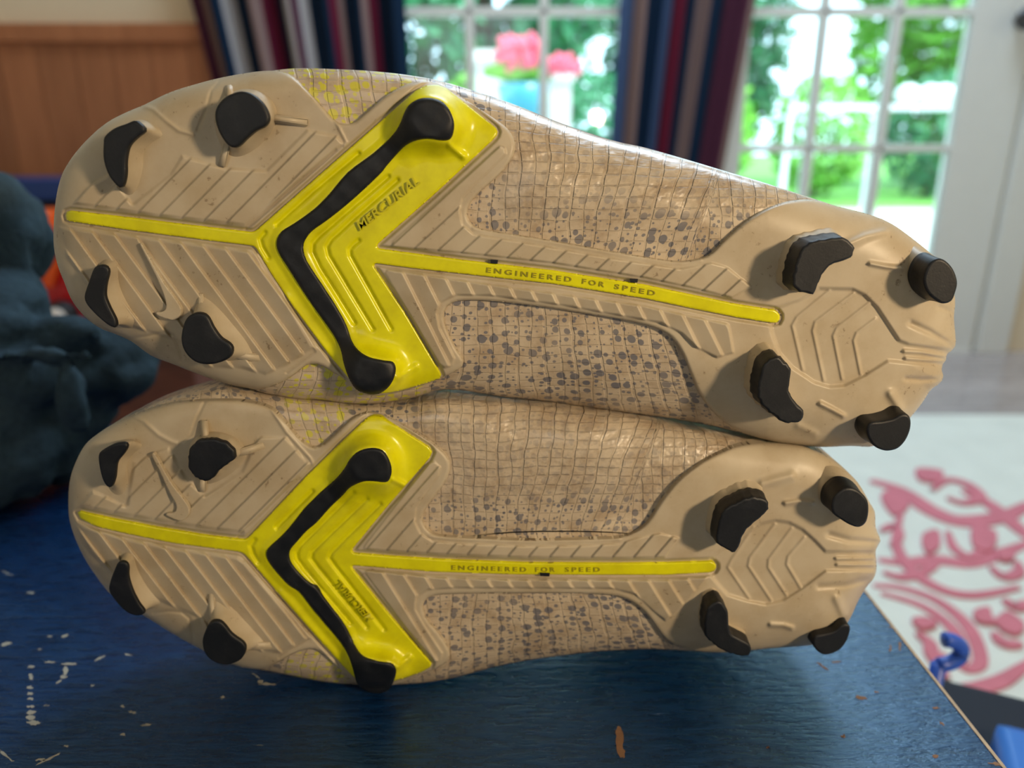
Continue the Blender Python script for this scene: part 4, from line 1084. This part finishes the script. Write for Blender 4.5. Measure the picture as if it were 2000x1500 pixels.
B['panels'] = [
    ([(150,990),(180,955),(205,965),(245,985),(258,900),(330,870),(365,930),(400,965),(470,920),(500,850),(560,850),(598,895),(610,906),(480,1044),(400,1035),(220,1005)], stBT, 40.4, (1,-1.0), 0.0012, 9, 0.0003),
    ([(142,1010),(165,1024),(250,1050),(340,1068),(465,1086),(480,1096),(560,1190),(606,1248),(590,1258),(550,1278),(510,1275),(420,1230),(400,1240),(390,1210),(320,1180),(265,1160),(215,1120),(170,1080),(148,1030)], stB, 40.6, (1,1.3), -0.0016, 9, 0.0002),
    ([(708,1074),(711,1064),(836,904),(850,900),(862,912),(858,930),(835,960),(815,992),(812,1018),(822,1040),(845,1056),(900,1060),(1035,1066),(1150,1064),(1210,1060),(1250,1048),(1290,1040),(1330,1050),(1300,1090),(1210,1091),(1030,1090),(870,1084)], ((708,1080),(1300,1092)), 40.5, (1,-1.15), 0.0010, 4, 0.0004),
    ([(710,1118),(718,1113),(850,1126),(1000,1131),(1300,1132),(1388,1125),(1330,1190),(1300,1215),(1275,1195),(1240,1162),(1195,1151),(1000,1150),(880,1150),(835,1154),(815,1168),(813,1190),(830,1220),(866,1275),(863,1292),(848,1296),(836,1288)], ((710,1116),(1388,1126)), 39.6, (1,1.6), -0.0014, 4, 0.0004),
]
B['lines'] = [
    ([(262,813),(280,822),(310,850),(335,863),(345,866)], 4, 0.0005), ([(400,784),(385,815),(372,850),(358,862)], 3, -0.0004),
    ([(300,1198),(330,1194),(355,1196),(370,1208),(376,1235),(377,1255)], 3, -0.0005),
    ([(530,800),(560,845),(606,895),(612,908)], 3, 0.0005), ([(585,935),(464,1048)], 2.4, -0.0006), ([(600,920),(478,1046)], 2.0, 0.0004),
    ([(840,1048),(900,1053),(1035,1057),(1210,1053)], 3, 0.0004), ([(480,1098),(560,1190),(604,1246)], 2.5, 0.0006), ([(604,1248),(545,1285)], 2.4, -0.0005),
    ([(1472,1030),(1430,1093),(1422,1108),(1463,1168)], 3.0, 0.00055), ([(1514,1024),(1465,1090),(1462,1105),(1506,1172)], 3.0, 0.00055), ([(1547,1032),(1502,1093),(1501,1108),(1536,1162)], 3.0, 0.00055), ([(1572,1050),(1540,1087),(1537,1102),(1563,1146)], 3.0, 0.00055),
    ([(1634,1091),(1711,1090)], 3.5, 0.0011), ([(1636,1103),(1711,1103)], 3.5, 0.0011),
    ([(1620,1045),(1660,1056),(1715,1058)], 6, -0.0012), ([(1600,1146),(1650,1144),(1705,1130)], 6, -0.0009),
    ([(1535,983),(1560,979),(1585,982)], 5, 0.0013), ([(1506,1220),(1530,1221),(1546,1226)], 5, 0.0013), ([(1635,1170),(1648,1200)], 9, 0.0016),
    ([(1490,945),(1545,930)], 9, 0.0014)]
B['basins'] = [([(1386,1090),(1388,1126),(1406,1147),(1421,1163),(1460,1175),(1496,1182),(1529,1175),(1565,1153),(1614,1116),(1722,1116),(1722,1076),(1613,1076),(1592,1054),(1568,1033),(1541,1019),(1514,1015),(1484,1022),(1430,1060),(1412,1069)], 6, -0.0013)]
B['studs'] = [
    dict(tip=[(194.5,890),(202,881),(226,869),(244,868),(245,875),(238,887),(226,902),(223,920),(221,935),(214,951),(203,938),(196,911)], hs=0.0085,
         base=[(194,892),(204,876),(226,866),(248,858),(268,862),(280,872),(258,892),(250,915),(252,940),(244,966),(228,971),(212,958),(198,925)], cap=.84),
    dict(tip=[(371,884),(379,869),(394,861),(418,860),(439,867),(454,881),(455,896),(442,905),(424,920),(415,932),(400,938),(382,929),(371,914)], hs=0.0085,
         base=[(364,890),(372,862),(394,846),(422,842),(452,850),(476,868),(484,890),(468,916),(440,936),(408,948),(380,938),(366,915)], cap=.8,
         fins=[(402,868,398,820,9,.0045), (450,890,517,869,9,.0045), (396,932,394,961,9,.0035)], ragged=.8),
    dict(tip=[(233.5,1099.5),(247,1104),(248,1128),(256,1155),(268,1179),(280,1197),(265,1201),(247,1194),(229,1176),(215,1155),(217,1137),(226,1113)], hs=0.0085,
         base=[(240,1080),(252,1072),(266,1082),(276,1110),(294,1142),(318,1174),(302,1188),(280,1192),(255,1182),(236,1166),(224,1150),(230,1110)], cap=.84),
    dict(tip=[(397,1254),(403,1233),(412,1218),(427,1216),(439,1227),(451,1242),(472,1257),(477,1269),(469,1287),(445,1297),(421,1293),(403,1278)], hs=0.0095,
         base=[(412,1170),(422,1160),(440,1172),(466,1190),(492,1217),(514,1240),(530,1256),(500,1264),(468,1272),(438,1274),(414,1262),(404,1235),(408,1200)], cap=.84,
         fins=[(465,1262,538,1260,9,.004), (416,1215,412,1158,8,.004)]),
    dict(tip=[(1401.5,1060),(1404,1030),(1412,1003),(1436,985),(1469,973),(1490,976),(1500,985),(1497,997),(1478,1015),(1457,1033),(1448,1048),(1442,1066),(1433,1078),(1418,1070)], hs=0.0105, cap=.5, grow=1.26, ragged=.9),
    dict(tip=[(1628,1000),(1628,978),(1640,962),(1657,955),(1676,961),(1691,976),(1695,994),(1691,1018),(1679,1028),(1664,1025),(1645,1014)], hs=0.0115, cap=.42, grow=1.35),
    dict(tip=[(1379,1231),(1382,1195),(1394,1180),(1406,1177),(1418,1192),(1421,1210),(1424,1237),(1442,1249),(1463,1261),(1464,1273),(1457,1280),(1430,1276),(1400,1261),(1383,1246)], hs=0.0105, cap=.5, grow=1.22, ragged=.9),
    dict(tip=[(1590,1258),(1594,1244),(1612,1240),(1632,1234),(1646,1222),(1656,1222),(1659,1231),(1652,1252),(1637,1270),(1613,1278),(1598,1271)], hs=0.0115, cap=.42, grow=1.3)]
B['logo'] = [(296.5,886),(302.5,887),(316,911),(337,947),(358,974),(369,992),(368,1007),(355,1017),(340,1014),(325,1007),(326,1003),(337,1002),(344,996),(343,983),(331,962),(313,923),(299,896)]
B['texts'] = [dict(body='MERCURIAL', p0=(731,1208), p1=(664,1132), hpx=14, h0=0.0001, th=0.0009, mat=YEL, shear=0.2),
              dict(body='ENGINEERED', p0=(882,1113), p1=(1028,1117), hpx=9, h0=-0.0001, th=0.0003, mat=None, spacing=1.5),
              dict(body='FOR', p0=(1046,1117), p1=(1084,1117), hpx=9, h0=-0.0001, th=0.0003, mat=None, spacing=1.5),
              dict(body='SPEED', p0=(1104,1117), p1=(1172,1117), hpx=9, h0=-0.0001, th=0.0003, mat=None, spacing=1.5)]
B['holes'] = [(1064, 1122, 20)]
YTX = simple('embossed_yellow_lettering', rgb(196, 190, 14), .35, .05, 300)
OLIVE = simple('worn_olive_lettering', rgb(150, 140, 20), .5, .2, 300)
for cfg, u0, u1 in ((A, 0, 0), (B, 0, 0)):
    for t in cfg['texts']:
        t['mat'] = OLIVE if t['mat'] is None else YTX
    k = 0.2
    f_ = 612 if cfg is A else 612
    xa_ = float(P(618 if cfg is A else 625, 450 if cfg is A else 1060, cfg['F'])[0]) + k
    xb_ = float(P(850 if cfg is A else 720, 450 if cfg is A else 1060, cfg['F'])[0]) + k
    cfg['upper_mat'] = mat_upper('printed_knit_film', xa_, xb_, float(P(1100, 425 if cfg is A else 985, cfg['F'])[2]) - 0.0)
SA = build_boot(A)
SB = build_boot(B)
